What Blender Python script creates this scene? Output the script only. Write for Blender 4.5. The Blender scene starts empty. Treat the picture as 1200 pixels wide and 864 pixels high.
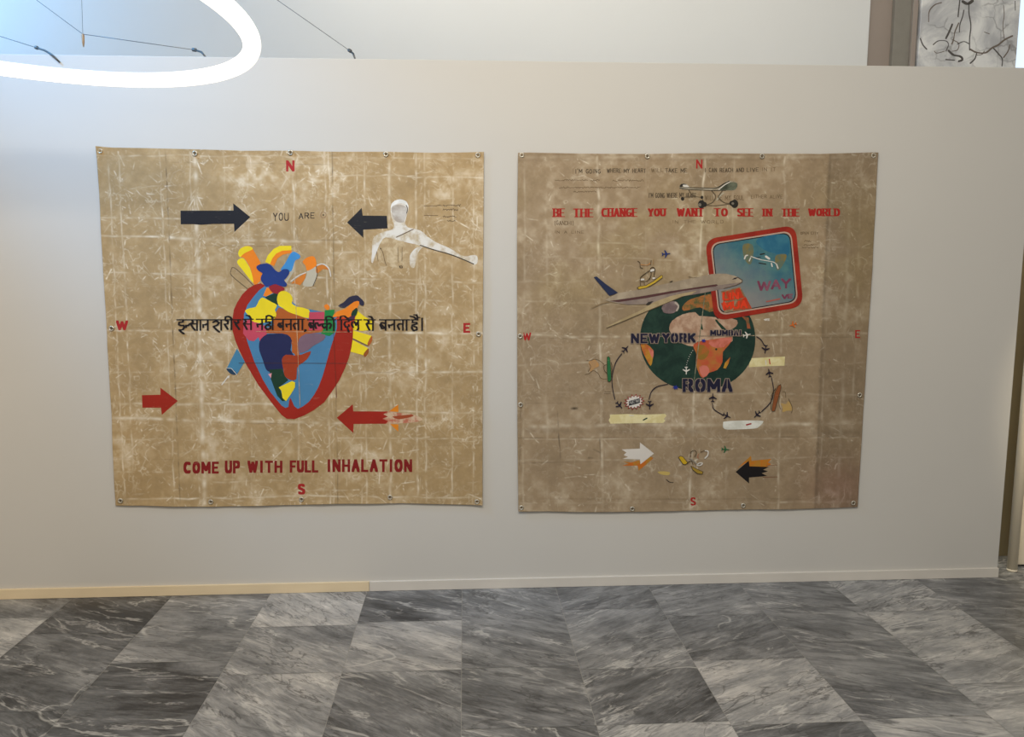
import bpy, bmesh, math, random
import numpy as np
from mathutils import Vector, geometry
random.seed(4)
C = bpy.context.scene.collection
S = bpy.context.scene

# ------------------------------------------------------------------ camera
FPX, YAW, PITCH, ROLL, DIST, EYE = 886.14, 0.0634754, 0.1179352, 0.0035825, 3.776766, 1.6
def cam_axes():
    cy, sy, cp, sp = math.cos(YAW), math.sin(YAW), math.cos(PITCH), math.sin(PITCH)
    f = Vector((sy*cp, cy*cp, -sp)); r = Vector((cy, -sy, 0)); u = r.cross(f)
    cr, sr = math.cos(ROLL), math.sin(ROLL)
    return cr*r + sr*u, -sr*r + cr*u, f
RX, UX, FX = cam_axes()
EYEP = Vector((0, -DIST, EYE))
cd = bpy.data.cameras.new('camera'); cam = bpy.data.objects.new('camera', cd); C.objects.link(cam)
from mathutils import Matrix
m = Matrix((RX, UX, -FX)).transposed().to_4x4(); m.translation = EYEP
cam.matrix_world = m
cd.sensor_width = 36; cd.lens = FPX/1200*36; cd.clip_start = .05
S.camera = cam

def at(px, py, y):                       # photo pixel -> point of the room at depth y
    v = (float(px)-600)*RX - (float(py)-432)*UX + FPX*FX
    return EYEP + v*((y+DIST)/v.y)
def onfloor(px, py):
    v = (float(px)-600)*RX - (float(py)-432)*UX + FPX*FX
    return EYEP + v*(-EYE/v.z)

# ------------------------------------------------------------------ world, lights, exposure
def lin(c):
    return tuple(((x/255)/12.92 if x/255 <= .04045 else ((x/255+.055)/1.055)**2.4) for x in c)
wd = bpy.data.worlds.new('world'); S.world = wd; wd.use_nodes = True
wb = wd.node_tree.nodes['Background']
wb.inputs[0].default_value = (*lin((226, 224, 220)), 1); wb.inputs[1].default_value = .50
def area(name, loc, target, sx, sy, col, power):
    l = bpy.data.lights.new(name, 'AREA'); l.shape = 'RECTANGLE'; l.size = sx; l.size_y = sy
    l.color = col; l.energy = power
    o = bpy.data.objects.new(name, l); C.objects.link(o); o.location = loc
    o.rotation_euler = (Vector(target)-Vector(loc)).to_track_quat('-Z', 'Y').to_euler()
    return o
def spot(name, loc, target, col, power, angle, blend, radius):
    l = bpy.data.lights.new(name, 'SPOT'); l.color = col; l.energy = power; l.spot_size = math.radians(angle); l.spot_blend = blend; l.shadow_soft_size = radius
    o = bpy.data.objects.new(name, l); C.objects.link(o); o.location = loc
    o.rotation_euler = (Vector(target)-Vector(loc)).to_track_quat('-Z', 'Y').to_euler()
    return o
spot('daylight_left', (-3.3, -1.0, 4.3), (-1.75, 0, 2.62), (.10, .44, 1.0), 560, 46, 1.0, .25)
area('daylight_hall', (-4.2, 0.9, 4.1), (-3.2, 2.0, 3.3), 1.4, 1.0, (.16, .5, 1.0), 52)
area('ceiling_wash', (-.25, -3.1, 4.2), (-.2, -0.2, .75), 3.0, 1.4, (1.0, .97, .92), 160)
area('lobby_left', (-4.9, -1.9, 1.5), (-1.6, 0, 1.1), 1.2, 1.6, (1.0, .68, .34), 20)
area('back_wash', (1.2, 0.75, 4.4), (1.6, 2.0, 3.4), 5.0, .5, (1.0, .97, .90), 25)
spot('post_fill_spot', (3.25, -3.0, 3.9), (3.36, .10, .9), (1.0, .86, .62), 480, 17, 1.0, .05)  # unseen spot, added only to brighten the round post and cream panel
spot('gap_fill_spot', (3.0, .22, 4.1), (3.08, .26, 1.0), (1.0, .88, .62), 160, 14, .6, .03)  # added fill, no fixture there: lifts the dark gap behind the partition
S.view_settings.view_transform = 'Standard'; S.view_settings.look = 'None'
S.view_settings.gamma = 1; S.view_settings.use_curve_mapping = False
S.view_settings.exposure = -0.04

# ------------------------------------------------------------------ helpers
def tag(o, label=None, cat=None, group=None, kind=None):
    if label: o['label'] = label
    if cat: o['category'] = cat
    if group: o['group'] = group
    if kind: o['kind'] = kind
    return o
def link(name, me, mats=(), parent=None):
    o = bpy.data.objects.new(name, me); C.objects.link(o)
    for mm in mats: me.materials.append(mm)
    if parent: o.parent = parent
    return o
def empty(name, loc, label, cat, group=None):
    o = bpy.data.objects.new(name, None); C.objects.link(o); o.location = loc; o.empty_display_size = .1
    bpy.context.view_layer.update()
    return tag(o, label, cat, group)
def keep(o, parent):                     # parent keeping world place
    o.parent = parent; o.matrix_parent_inverse = Matrix.Translation(parent.location).inverted()
    return o
def bm_obj(name, bm, mats, parent=None, smooth=False):
    me = bpy.data.meshes.new(name); bm.to_mesh(me); bm.free()
    if smooth:
        for p in me.polygons: p.use_smooth = True
    o = link(name, me, mats)
    if parent: keep(o, parent)
    return o
def add_box(bm, lo, hi, mi=0, bevel=0):
    r = bmesh.ops.create_cube(bm, size=1)
    vs = r['verts']
    for v in vs:
        v.co = Vector([lo[i]+(v.co[i]+.5)*(hi[i]-lo[i]) for i in range(3)])
    fs = {f for v in vs for f in v.link_faces}
    for f in fs: f.material_index = mi
    if bevel:
        es = list({e for v in vs for e in v.link_edges})
        bmesh.ops.bevel(bm, geom=es, offset=bevel, segments=2, affect='EDGES', profile=.6)
def box(name, lo, hi, mat, parent=None, bevel=0):
    bm = bmesh.new(); add_box(bm, lo, hi, 0, bevel); return bm_obj(name, bm, [mat], parent)
def tube_bm(bm, pts, r, seg=10, closed=False, cap=True):
    pts = [Vector(p) for p in pts]; n = len(pts); rings = []
    up = Vector((0, 0, 1))
    for i, p in enumerate(pts):
        a = pts[i-1] if (i or closed) else p
        b = pts[(i+1) % n] if (i < n-1 or closed) else p
        t = (b-a).normalized()
        s = t.cross(up)
        if s.length < 1e-3: s = t.cross(Vector((1, 0, 0)))
        s.normalize(); w = s.cross(t)
        rr = r[i] if isinstance(r, (list, tuple)) else r
        rings.append([bm.verts.new(p + rr*(math.cos(k*2*math.pi/seg)*s + math.sin(k*2*math.pi/seg)*w)) for k in range(seg)])
    m_ = n if closed else n-1
    for i in range(m_):
        A, B = rings[i], rings[(i+1) % n]
        for k in range(seg): bm.faces.new((A[k], A[(k+1) % seg], B[(k+1) % seg], B[k]))
    if cap and not closed:
        bm.faces.new(list(reversed(rings[0]))); bm.faces.new(rings[-1])
    bmesh.ops.recalc_face_normals(bm, faces=bm.faces)
def tube(name, pts, r, mat, parent=None, seg=10, closed=False):
    bm = bmesh.new(); tube_bm(bm, pts, r, seg, closed); return bm_obj(name, bm, [mat], parent, True)

# ------------------------------------------------------------------ materials
def newmat(name):
    mt = bpy.data.materials.new(name); mt.use_nodes = True; nt = mt.node_tree
    return mt, nt, nt.nodes['Principled BSDF']
def N(nt, t, **kw):
    n = nt.nodes.new(t)
    for k, v in kw.items():
        if k[0] == '_': setattr(n, k[1:], v)
        else: n.inputs[k].default_value = v
    return n
def math_n(nt, op, a, b=None, clamp=False):
    n = nt.nodes.new('ShaderNodeMath'); n.operation = op; n.use_clamp = clamp
    for i, v in enumerate((a, b)):
        if v is None: continue
        if hasattr(v, 'links') or hasattr(v, 'is_linked'): nt.links.new(v, n.inputs[i])
        else: n.inputs[i].default_value = v
    return n.outputs[0]
def mixc(nt, fac, a, b, blend='MIX'):
    n = nt.nodes.new('ShaderNodeMix'); n.data_type = 'RGBA'; n.blend_type = blend
    for s, v in ((n.inputs[0], fac), (n.inputs[6], a), (n.inputs[7], b)):
        if hasattr(v, 'is_linked'): nt.links.new(v, s)
        elif isinstance(v, (int, float)): s.default_value = v
        else: s.default_value = (*v, 1)
    return n.outputs[2]
def noise(nt, scale, detail=4, rough=.55, dist=0, vec=None):
    n = nt.nodes.new('ShaderNodeTexNoise'); n.inputs['Scale'].default_value = scale
    n.inputs['Detail'].default_value = detail; n.inputs['Roughness'].default_value = rough
    n.inputs['Distortion'].default_value = dist
    if vec is None: vec = nt.nodes.new('ShaderNodeTexCoord').outputs['Object']
    nt.links.new(vec, n.inputs['Vector'])
    return n.outputs['Fac']
def ramp(nt, fac, a, b):
    n = nt.nodes.new('ShaderNodeMapRange'); n.inputs[1].default_value = a; n.inputs[2].default_value = b
    n.interpolation_type = 'SMOOTHSTEP'
    nt.links.new(fac, n.inputs[0]); return n.outputs[0]
def bump(nt, bs, h, strength, dist):
    b = nt.nodes.new('ShaderNodeBump'); b.inputs['Strength'].default_value = strength; b.inputs['Distance'].default_value = dist
    nt.links.new(h, b.inputs['Height']); nt.links.new(b.outputs[0], bs.inputs['Normal'])
def plain(name, rgb, rough=.6, metal=0, var=.06, scale=3, spec=.5):
    mt, nt, bs = newmat(name); c = lin(rgb)
    f = noise(nt, scale, 5)
    col = mixc(nt, f, tuple(x*(1-var) for x in c), tuple(min(1, x*(1+var)) for x in c))
    nt.links.new(col, bs.inputs['Base Color']); bs.inputs['Roughness'].default_value = rough
    bs.inputs['Metallic'].default_value = metal; bs.inputs['Specular IOR Level'].default_value = spec
    return mt
def emit(name, rgb, strength):
    mt, nt, bs = newmat(name); bs.inputs['Base Color'].default_value = (.8, .8, .8, 1)
    bs.inputs['Emission Color'].default_value = (*lin(rgb), 1); bs.inputs['Emission Strength'].default_value = strength
    return mt
PM = {}
def paint(rgb, worn=.14):                # brushed sign paint with the cloth's scuffs showing through
    key = (rgb, worn)
    if key in PM: return PM[key]
    mt, nt, bs = newmat('paint_%d_%d_%d' % rgb); c = lin(rgb)
    f = noise(nt, 9, 6, .6)
    col = mixc(nt, f, tuple(x*.82 for x in c), tuple(min(1, x*1.16) for x in c))
    tc = nt.nodes.new('ShaderNodeTexCoord').outputs['Object']
    mp = nt.nodes.new('ShaderNodeMapping'); mp.inputs['Scale'].default_value = (14, 14, 60); nt.links.new(tc, mp.inputs[0])
    st = ramp(nt, noise(nt, 1.4, 5, .65, .6, mp.outputs[0]), .60, .78)
    col = mixc(nt, math_n(nt, 'MULTIPLY', st, worn*2), col, lin((205, 188, 155)))
    nt.links.new(col, bs.inputs['Base Color']); bs.inputs['Roughness'].default_value = .62
    bs.inputs['Specular IOR Level'].default_value = .25
    PM[key] = mt
    return mt
def wash(name, a, b, scale=18, lo=.4, hi=.62, dirv=None, c3=None, rng=None):   # two pigments blended by noise or along a direction
    mt, nt, bs = newmat(name)
    f = ramp(nt, noise(nt, scale, 6, .62, .3), lo, hi)
    col = mixc(nt, f, lin(a), lin(b))
    if c3:
        tc = nt.nodes.new('ShaderNodeTexCoord').outputs['Object']
        d = nt.nodes.new('ShaderNodeVectorMath'); d.operation = 'DOT_PRODUCT'; nt.links.new(tc, d.inputs[0]); d.inputs[1].default_value = dirv
        g = math_n(nt, 'ADD', d.outputs['Value'], math_n(nt, 'MULTIPLY', noise(nt, 9, 4), .18))
        col = mixc(nt, ramp(nt, g, rng[0], rng[1]), col, lin(c3))
    nt.links.new(col, bs.inputs['Base Color']); bs.inputs['Roughness'].default_value = .6; bs.inputs['Specular IOR Level'].default_value = .25
    return mt

M = {}
def wall_paint():
    mt, nt, bs = newmat('wall_paint')
    c = lin((203, 198, 188)); f = noise(nt, 1.2, 3)
    col = mixc(nt, f, tuple(x*.97 for x in c), tuple(x*1.02 for x in c))
    nt.links.new(col, bs.inputs['Base Color']); bs.inputs['Roughness'].default_value = .7; bs.inputs['Specular IOR Level'].default_value = .3
    bump(nt, bs, noise(nt, 260, 3), .06, .002)
    return mt
M['wall'] = wall_paint()
M['back'] = plain('white_plaster', (226, 225, 220), .85, var=.02, scale=2)
M['base'] = plain('baseboard_paint', (214, 206, 193), .5, var=.05, scale=8)
M['base2'] = plain('baseboard_paint_warm', (226, 205, 168), .5, var=.05, scale=8)
M['ceil'] = plain('ceiling_paint', (225, 222, 215), .9, var=.02)
M['taupe'] = plain('taupe_stone', (160, 146, 134), .6, var=.06, scale=4)
M['greystone'] = plain('grey_stone', (140, 134, 122), .5, var=.16, scale=9)
M['darkgap'] = plain('dark_joint', (48, 42, 36), .8)
M['steel'] = plain('steel_wire', (120, 120, 118), .35, .8)
M['clamp'] = plain('clamp_steel', (95, 95, 92), .4, .7)
M['brasspin'] = plain('tan_toggle', (176, 140, 100), .5, .1)
M['tube'] = emit('lamp_glow', (255, 247, 232), 1.35)
M['lampbody'] = plain('lamp_white_metal', (235, 235, 232), .4)
M['eyelet'] = plain('eyelet_metal', (205, 196, 176), .33, .55)
M['nail'] = plain('nail_dark', (120, 106, 84), .5, .5)
M['cream'] = plain('cream_paint', (240, 226, 198), .55, var=.04)
M['olive'] = plain('olive_drab_wall', (168, 152, 116), .7, var=.06)
M['sky'] = emit('window_daylight', (196, 224, 250), 1.0)
M['winframe'] = plain('window_frame_paint', (224, 226, 226), .5)

# ------------------------------------------------------------------ floor: grey marble slabs
def marble_floor():
    mt, nt, bs = newmat('grey_marble_slabs')
    tc = nt.nodes.new('ShaderNodeTexCoord').outputs['Object']
    at_ = nt.nodes.new('ShaderNodeAttribute'); at_.attribute_name = 'slab'
    sep = nt.nodes.new('ShaderNodeSeparateColor'); nt.links.new(at_.outputs['Color'], sep.inputs[0])
    tone, seed, ang = sep.outputs[0], sep.outputs[1], sep.outputs[2]
    # own piece of stone per slab: shift and turn the pattern
    cmb = nt.nodes.new('ShaderNodeCombineXYZ')
    nt.links.new(math_n(nt, 'MULTIPLY', seed, 37.0), cmb.inputs[0]); nt.links.new(math_n(nt, 'MULTIPLY', seed, 91.0), cmb.inputs[1]); nt.links.new(math_n(nt, 'MULTIPLY', seed, 53.0), cmb.inputs[2])
    va = nt.nodes.new('ShaderNodeVectorMath'); va.operation = 'ADD'; nt.links.new(tc, va.inputs[0]); nt.links.new(cmb.outputs[0], va.inputs[1])
    vr = nt.nodes.new('ShaderNodeVectorRotate'); vr.rotation_type = 'Z_AXIS'; nt.links.new(va.outputs[0], vr.inputs['Vector'])
    nt.links.new(math_n(nt, 'MULTIPLY', math_n(nt, 'SUBTRACT', ang, .5), 3.14), vr.inputs['Angle'])
    mp = nt.nodes.new('ShaderNodeMapping'); mp.inputs['Scale'].default_value = (1.4, 5.0, 3); nt.links.new(vr.outputs[0], mp.inputs[0])
    v = mp.outputs[0]
    streak = noise(nt, 1.5, 9, .74, .5, v)
    mp2 = nt.nodes.new('ShaderNodeMapping'); mp2.inputs['Scale'].default_value = (2.2, 16, 3); nt.links.new(vr.outputs[0], mp2.inputs[0])
    fine = noise(nt, 2.6, 9, .76, .7, mp2.outputs[0])
    cloud = noise(nt, 3.2, 5, .6, .5, va.outputs[0])
    k = math_n(nt, 'ADD', math_n(nt, 'MULTIPLY', math_n(nt, 'SUBTRACT', streak, .5), 1.0), math_n(nt, 'MULTIPLY', math_n(nt, 'SUBTRACT', fine, .5), .62))
    k = math_n(nt, 'ADD', k, math_n(nt, 'MULTIPLY', math_n(nt, 'SUBTRACT', cloud, .5), .6))
    val = math_n(nt, 'ADD', tone, k, True)
    # white calcite veins: ridges of a warped noise
    rd = math_n(nt, 'ABSOLUTE', math_n(nt, 'SUBTRACT', noise(nt, 1.6, 2.5, .5, .35, va.outputs[0]), .5))
    vein = math_n(nt, 'SUBTRACT', 1.0, ramp(nt, rd, .0, .007), True)
    vein = math_n(nt, 'MULTIPLY', vein, ramp(nt, noise(nt, 2.3, 2, .5, 0, va.outputs[0]), .52, .66))
    rd2 = math_n(nt, 'ABSOLUTE', math_n(nt, 'SUBTRACT', noise(nt, .8, 4, .55, 1.4, v), .47))
    dvein = math_n(nt, 'SUBTRACT', 1.0, ramp(nt, rd2, .0, .010), True)
    r = nt.nodes.new('ShaderNodeValToRGB'); nt.links.new(val, r.inputs[0])
    e = r.color_ramp.elements
    e[0].position = .05; e[0].color = (*lin((52, 52, 52)), 1)
    e[1].position = .95; e[1].color = (*lin((226, 220, 210)), 1)
    for pos, c in ((.3, (104, 104, 103)), (.5, (142, 141, 138)), (.7, (182, 178, 171))):
        x = e.new(pos); x.color = (*lin(c), 1)
    col = mixc(nt, math_n(nt, 'MULTIPLY', vein, .42), r.outputs[0], lin((222, 218, 208)))
    col = mixc(nt, math_n(nt, 'MULTIPLY', dvein, .45), col, lin((58, 57, 55)))
    # sharp long streak veins following the bedding, white and dark, in bunches
    mp3 = nt.nodes.new('ShaderNodeMapping'); mp3.inputs['Scale'].default_value = (.9, 3.6, 2); nt.links.new(vr.outputs[0], mp3.inputs[0])
    for sc_, th, pos, c_, am in ((1.5, .020, (.50, .62), (220, 216, 206), .42), (1.9, .018, (.48, .60), (50, 50, 50), .62), (3.4, .030, (.47, .60), (206, 202, 194), .32), (3.9, .026, (.47, .60), (66, 65, 63), .55)):
        ms = nt.nodes.new('ShaderNodeVectorMath'); ms.operation = 'ADD'; ms.inputs[1].default_value = (sc_*7, sc_*3, 0); nt.links.new(mp3.outputs[0], ms.inputs[0])
        q = math_n(nt, 'ABSOLUTE', math_n(nt, 'SUBTRACT', noise(nt, sc_, 6, .58, .5, ms.outputs[0]), .5))
        line = math_n(nt, 'SUBTRACT', 1.0, ramp(nt, q, 0, th), True)
        line = math_n(nt, 'MULTIPLY', line, ramp(nt, noise(nt, 2.1+sc_*.3, 3, .55, 0, ms.outputs[0]), *pos))
        col = mixc(nt, math_n(nt, 'MULTIPLY', line, am), col, lin(c_))
    nt.links.new(col, bs.inputs['Base Color'])
    bs.inputs['Roughness'].default_value = .38; bs.inputs['Specular IOR Level'].default_value = .35
    return mt
M['marble'] = marble_floor()
M['grout'] = plain('slab_joint', (150, 146, 138), .8)
def build_floor():
    bm = bmesh.new()
    cl = bm.loops.layers.float_color.new('slab')
    X0, PITCHX = -.016, .4875
    Y_FAR, Y_NEAR = 2.3, -4.6
    # joints per column, read off at the column's middle: (photo y, tone from there towards the camera)
    cols = {
        -6: (.40, []), -5: (.22, []),
        -4: (.18, [(742, .22), (835, .22)]),  # left columns' tones lowered: the dimmer light there is put into the stone colour
        -3: (.38, [(776, .20)]),
        -2: (.60, [(734, .46), (790, .50)]),
        -1: (.27, [(728.5, .52), (787, .30)]),
        0: (.33, [(782, .27), (853, .33)]),
        1: (.34, [(714, .40), (783, .32), (848, .54)]),
        2: (.36, [(721, .33), (773, .52), (848, .30)]),
        3: (.34, [(712, .36), (752, .34), (841, .50)]),
        4: (.50, [(716, .52), (800, .50)]),
        5: (.30, [(712, .34)]), 6: (.36, []), 7: (.45, []),
    }
    angs = {-6: .6, -5: .66, -4: .68, -3: .60, -2: .74, -1: .67, 0: .66, 1: .36, 2: .37, 3: .60, 4: .40, 5: .58, 6: .5, 7: .5}
    g = .0011
    def slab(x0, x1, y0, y1, tone, ang):
        q = [(x0+g, y0+g), (x1-g, y0+g), (x1-g, y1-g), (x0+g, y1-g)]
        f = bm.faces.new([bm.verts.new((x, y, 0)) for x, y in q])
        sd = random.random(); a = ang + random.uniform(-.05, .05)
        for l in f.loops: l[cl] = (tone, sd, a, 1)
    for k in range(-9, 10):
        xa, xb = X0+k*PITCHX, X0+(k+1)*PITCHX
        tone0, js = cols.get(k, (.3+.25*random.random(), []))
        ang = angs.get(k, random.uniform(.4, .65))
        ys = []
        for py, t in js:                       # find the depth of that photo row in the middle of the column
            lo, hi = 0., 1200.
            a_ = None
            px = 600.
            for _ in range(30):
                p = onfloor(px, py); px += ((xa+xb)/2-p.x)*180
            ys.append((onfloor(px, py).y, t))
        y, t = (1.15 + .3*random.random()), tone0
        yy = Y_FAR
        slab(xa, xb, y, yy, .3+.25*random.random(), ang); yy = y
        if ys:
            slab(xa, xb, ys[0][0], yy, tone0, ang); yy = ys[0][0]
            for i, (yj, tj) in enumerate(ys):
                yn = ys[i+1][0] if i+1 < len(ys) else yj - .75
                slab(xa, xb, yn, yj, tj, ang); yy = yn
        while yy > Y_NEAR:
            yn = yy - random.choice((.49, .73, .97))
            slab(xa, xb, yn, yy, random.choice((.3, .36, .5, .56)), ang); yy = yn
    me_faces = len(bm.faces)
    xs = (X0-9*PITCHX, X0+10*PITCHX)
    add_box(bm, (xs[0], -5.6, -.06), (xs[1], Y_FAR, -.0015), 1)
    o = bm_obj('floor', bm, [M['marble'], M['grout']])
    tag(o, kind='structure')
build_floor()

# ------------------------------------------------------------------ walls
WH, WR, WL = 2.655, 2.887, -4.4
def struct(o): return tag(o, kind='structure')
bm = bmesh.new(); add_box(bm, (WL, 0, 0), (WR, .10, WH), 0, .003)
za, zb = at(60, 64, 0), at(1180, 79, 0)
def wtop(x): return za.z+(zb.z-za.z)*(x-za.x)/(zb.x-za.x)      # the partition's top edge, tilted very slightly to copy lens distortion; really level
for v in bm.verts:
    if v.co.z > 1: v.co.z += wtop(v.co.x)-WH
struct(bm_obj('wall_front', bm, [M['wall']]))
jx = at(433, 692, -.01).x
struct(box('baseboard_left', (WL, -.011, 0.001), (jx-.0008, .001, .052), M['base2'], bevel=.0015))
struct(box('baseboard_right', (jx+.0008, -.011, 0.001), (WR, .001, .052), M['base'], bevel=.0015))
bx = at(1018, 40, 2.0).x
struct(box('wall_back', (-5.2, 2.0, 0), (bx, 2.15, 4.5), M['back']))
x1, x2, x3 = at(1047, 40, 2.0).x, at(1075, 40, 2.0).x, at(1190, 40, 2.0).x
struct(box('trim_1', (bx, 2.04, 0), (x1, 2.2, 4.5), M['taupe']))
bm = bmesh.new()
add_box(bm, (x1, 2.0, 0), (x2-.055, 2.2, 4.5), 0, .004)
add_box(bm, (x2-.055, 1.985, 0), (x2-.012, 2.2, 4.5), 1, .004)
add_box(bm, (x2-.012, 2.03, 0), (x2, 2.2, 4.5), 2)
struct(bm_obj('trim_2', bm, [M['greystone'], M['taupe'], M['darkgap']]))
def veined():
    mt, nt, bs = newmat('white_marble_dark_veins')
    tc = nt.nodes.new('ShaderNodeTexCoord').outputs['Object']
    wn = nt.nodes.new('ShaderNodeTexNoise'); wn.inputs['Scale'].default_value = 5; wn.inputs['Detail'].default_value = 6; nt.links.new(tc, wn.inputs['Vector'])
    sc = nt.nodes.new('ShaderNodeVectorMath'); sc.operation = 'SCALE'; sc.inputs['Scale'].default_value = .22; nt.links.new(wn.outputs['Color'], sc.inputs[0])
    ad = nt.nodes.new('ShaderNodeVectorMath'); ad.operation = 'ADD'; nt.links.new(tc, ad.inputs[0]); nt.links.new(sc.outputs[0], ad.inputs[1])
    vo = nt.nodes.new('ShaderNodeTexVoronoi'); vo.feature = 'DISTANCE_TO_EDGE'; vo.inputs['Scale'].default_value = 5.5; nt.links.new(ad.outputs[0], vo.inputs['Vector'])
    cr = math_n(nt, 'SUBTRACT', 1.0, ramp(nt, vo.outputs['Distance'], 0, .05), True)
    cr = math_n(nt, 'MULTIPLY', cr, ramp(nt, noise(nt, 3.4, 3, .5, 0, tc), .42, .62))
    cl = noise(nt, 3.5, 7, .62, .8, tc)
    base = mixc(nt, ramp(nt, cl, .36, .68), lin((190, 189, 188)), lin((240, 238, 232)))
    base = mixc(nt, math_n(nt, 'MULTIPLY', cr, .45), base, lin((92, 86, 80)))
    nt.links.new(base, bs.inputs['Base Color']); bs.inputs['Roughness'].default_value = .3
    return mt
M['veined'] = veined()
pil = struct(box('trim_3', (x2, 1.97, 0), (x3, 2.2, 4.5), M['veined'], bevel=.004))
wf = bmesh.new()
wx0, wx1, wz0, wz1 = x3, x3+1.2, 1.2, 4.2
add_box(wf, (wx0, 2.06, wz0), (wx0+.012, 2.16, wz1)); add_box(wf, (wx1-.06, 2.04, wz0), (wx1, 2.16, wz1))
add_box(wf, (wx0, 2.04, wz0-.06), (wx1, 2.16, wz0)); add_box(wf, (wx0, 2.04, wz1), (wx1, 2.16, wz1+.06))
w1 = struct(bm_obj('window_1', wf, [M['winframe']]))
keep(box('pane', (wx0+.012, 2.10, wz0), (wx1-.06, 2.11, wz1), M['sky']), w1)
struct(box('wall_right', (wx0, 2.0, 0), (wx1+1.2, 2.2, wz0-.06), M['back']))
# beyond the partition's right end
struct(box('wall_side', (2.95, .30, 0), (4.3, .36, 2.35), M['olive']))
pn = empty('screen_panel', (3.5, .15, 0), 'warm cream upright panel past the round post at the far right edge', 'panel')
bm = bmesh.new(); add_box(bm, (3.085, .13, .012), (3.9, .165, 2.35), 0, .006)
bm_obj('board', bm, [M['cream']], pn); box('foot', (3.2, .11, 0), (3.85, .19, .013), M['cream'], pn)
ps = empty('round_post', (3.028, .075, 0), 'slim cream round post standing just beyond the right end of the partition wall', 'post')
tube('shaft', [(3.028, .075, .012), (3.028, .075, 2.35)], .0255, M['cream'], ps, 24)
tube('foot_ring', [(3.028, .075, 0), (3.028, .075, .006), (3.028, .075, .014)], [.0235, .0262, .0258], M['cream'], ps, 24)
struct(box('ceiling', (-5.2, -3.6, 4.5), (5.6, 2.3, 4.6), M['ceil']))

# ------------------------------------------------------------------ flat painting tools (photo pixels laid onto the cloth's real plane)
Y_CLOTH = -.0085
class Flat:
    """collects flat painted shapes at one wall plane, several pigments, one mesh"""
    def __init__(s, y=Y_CLOTH, layer=1): s.v = []; s.f = []; s.mi = []; s.mats = []; s.y = y; s.layer = layer
    def _m(s, mat):
        if mat not in s.mats: s.mats.append(mat)
        return s.mats.index(mat)
    def poly(s, pts, mat, lift=None):
        s.layer = s.layer + .12 if lift is None else lift
        y = s.y - .00035*s.layer
        vs = [at(px, py, y) for px, py in pts]
        i0 = len(s.v); s.v += vs
        k = s._m(mat)
        for t in geometry.tessellate_polygon([[Vector((p.x, p.z, 0)) for p in vs]]):
            a, b, c = (vs[j] for j in t)
            n = (b-a).cross(c-a)
            if n.length < 1e-12: continue
            t = t if n.y < 0 else t[::-1]
            s.f.append([i0+j for j in t]); s.mi.append(k)
    def pen(s, strokes, mat, a, b, lift=None):      # broad pen a wide, b high, drawn along each stroke
        s.layer = s.layer + .12 if lift is None else lift
        y = s.y - .00035*s.layer; k = s._m(mat)
        for st in strokes:
            for (x0, y0), (x1_, y1_) in zip(st[:-1], st[1:]):
                P = [(x+sx*a/2, z+sz*b/2) for x, z in ((x0, y0), (x1_, y1_)) for sx in (-1, 1) for sz in (-1, 1)]
                h = hull(P); i0 = len(s.v); s.np = (getattr(s, 'np', 0)+1) % 16
                s.v += [at(px, py, y-s.np*.000008) for px, py in h]
                s.f.append(list(range(i0, i0+len(h)))); s.mi.append(k)
    def line(s, pts, mat, w, lift=None):
        s.pen([pts], mat, w, w, lift)
    def disc(s, c, r, mat, r2=None, n=20, lift=None):
        s.poly([(c[0]+r*math.cos(2*math.pi*i/n), c[1]+(r2 or r)*math.sin(2*math.pi*i/n)) for i in range(n)], mat, lift)
    def build(s, name, parent, label=None):
        me = bpy.data.meshes.new(name); me.from_pydata([tuple(v) for v in s.v], [], s.f)
        for p, k in zip(me.polygons, s.mi): p.material_index = k
        o = link(name, me, s.mats); keep(o, parent)
        bmx = bmesh.new(); bmx.from_mesh(me)
        for f in bmx.faces:
            f.normal_update()
            if f.normal.y > 0: f.normal_flip()
        bmx.to_mesh(me); bmx.free()
        if label: o['label'] = label
        return o
def hull(P):
    P = sorted(set(P))
    def half(Q):
        h = []
        for p in Q:
            while len(h) > 1 and (h[-1][0]-h[-2][0])*(p[1]-h[-2][1])-(h[-1][1]-h[-2][1])*(p[0]-h[-2][0]) <= 0: h.pop()
            h.append(p)
        return h
    return half(P)[:-1]+half(P[::-1])[:-1]
def zz(ox, oy, s):
    return lambda pts: [(ox+x/s, oy+y/s) for x, y in pts]
def smooth(pts, n=4):                    # closed Catmull-Rom
    out = []; L = len(pts)
    for i in range(L):
        p0, p1, p2, p3 = pts[i-1], pts[i], pts[(i+1) % L], pts[(i+2) % L]
        for k in range(n):
            t = k/n
            out.append(tuple(.5*((2*p1[j])+(-p0[j]+p2[j])*t+(2*p0[j]-5*p1[j]+4*p2[j]-p3[j])*t*t+(-p0[j]+3*p1[j]-3*p2[j]+p3[j])*t**3) for j in (0, 1)))
    return out
def curve(pts, n=5):                     # open Catmull-Rom
    q = [pts[0]]+list(pts)+[pts[-1]]; out = []
    for i in range(1, len(q)-2):
        p0, p1, p2, p3 = q[i-1:i+3]
        for k in range(n):
            t = k/n
            out.append(tuple(.5*((2*p1[j])+(-p0[j]+p2[j])*t+(2*p0[j]-5*p1[j]+4*p2[j]-p3[j])*t*t+(-p0[j]+3*p1[j]-3*p2[j]+p3[j])*t**3) for j in (0, 1)))
    return out+[pts[-1]]
def arc(cx, cy, rx, ry, a0, a1, n=8):
    return [(cx+rx*math.cos(math.radians(a0+(a1-a0)*i/n)), cy+ry*math.sin(math.radians(a0+(a1-a0)*i/n))) for i in range(n+1)]
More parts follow.
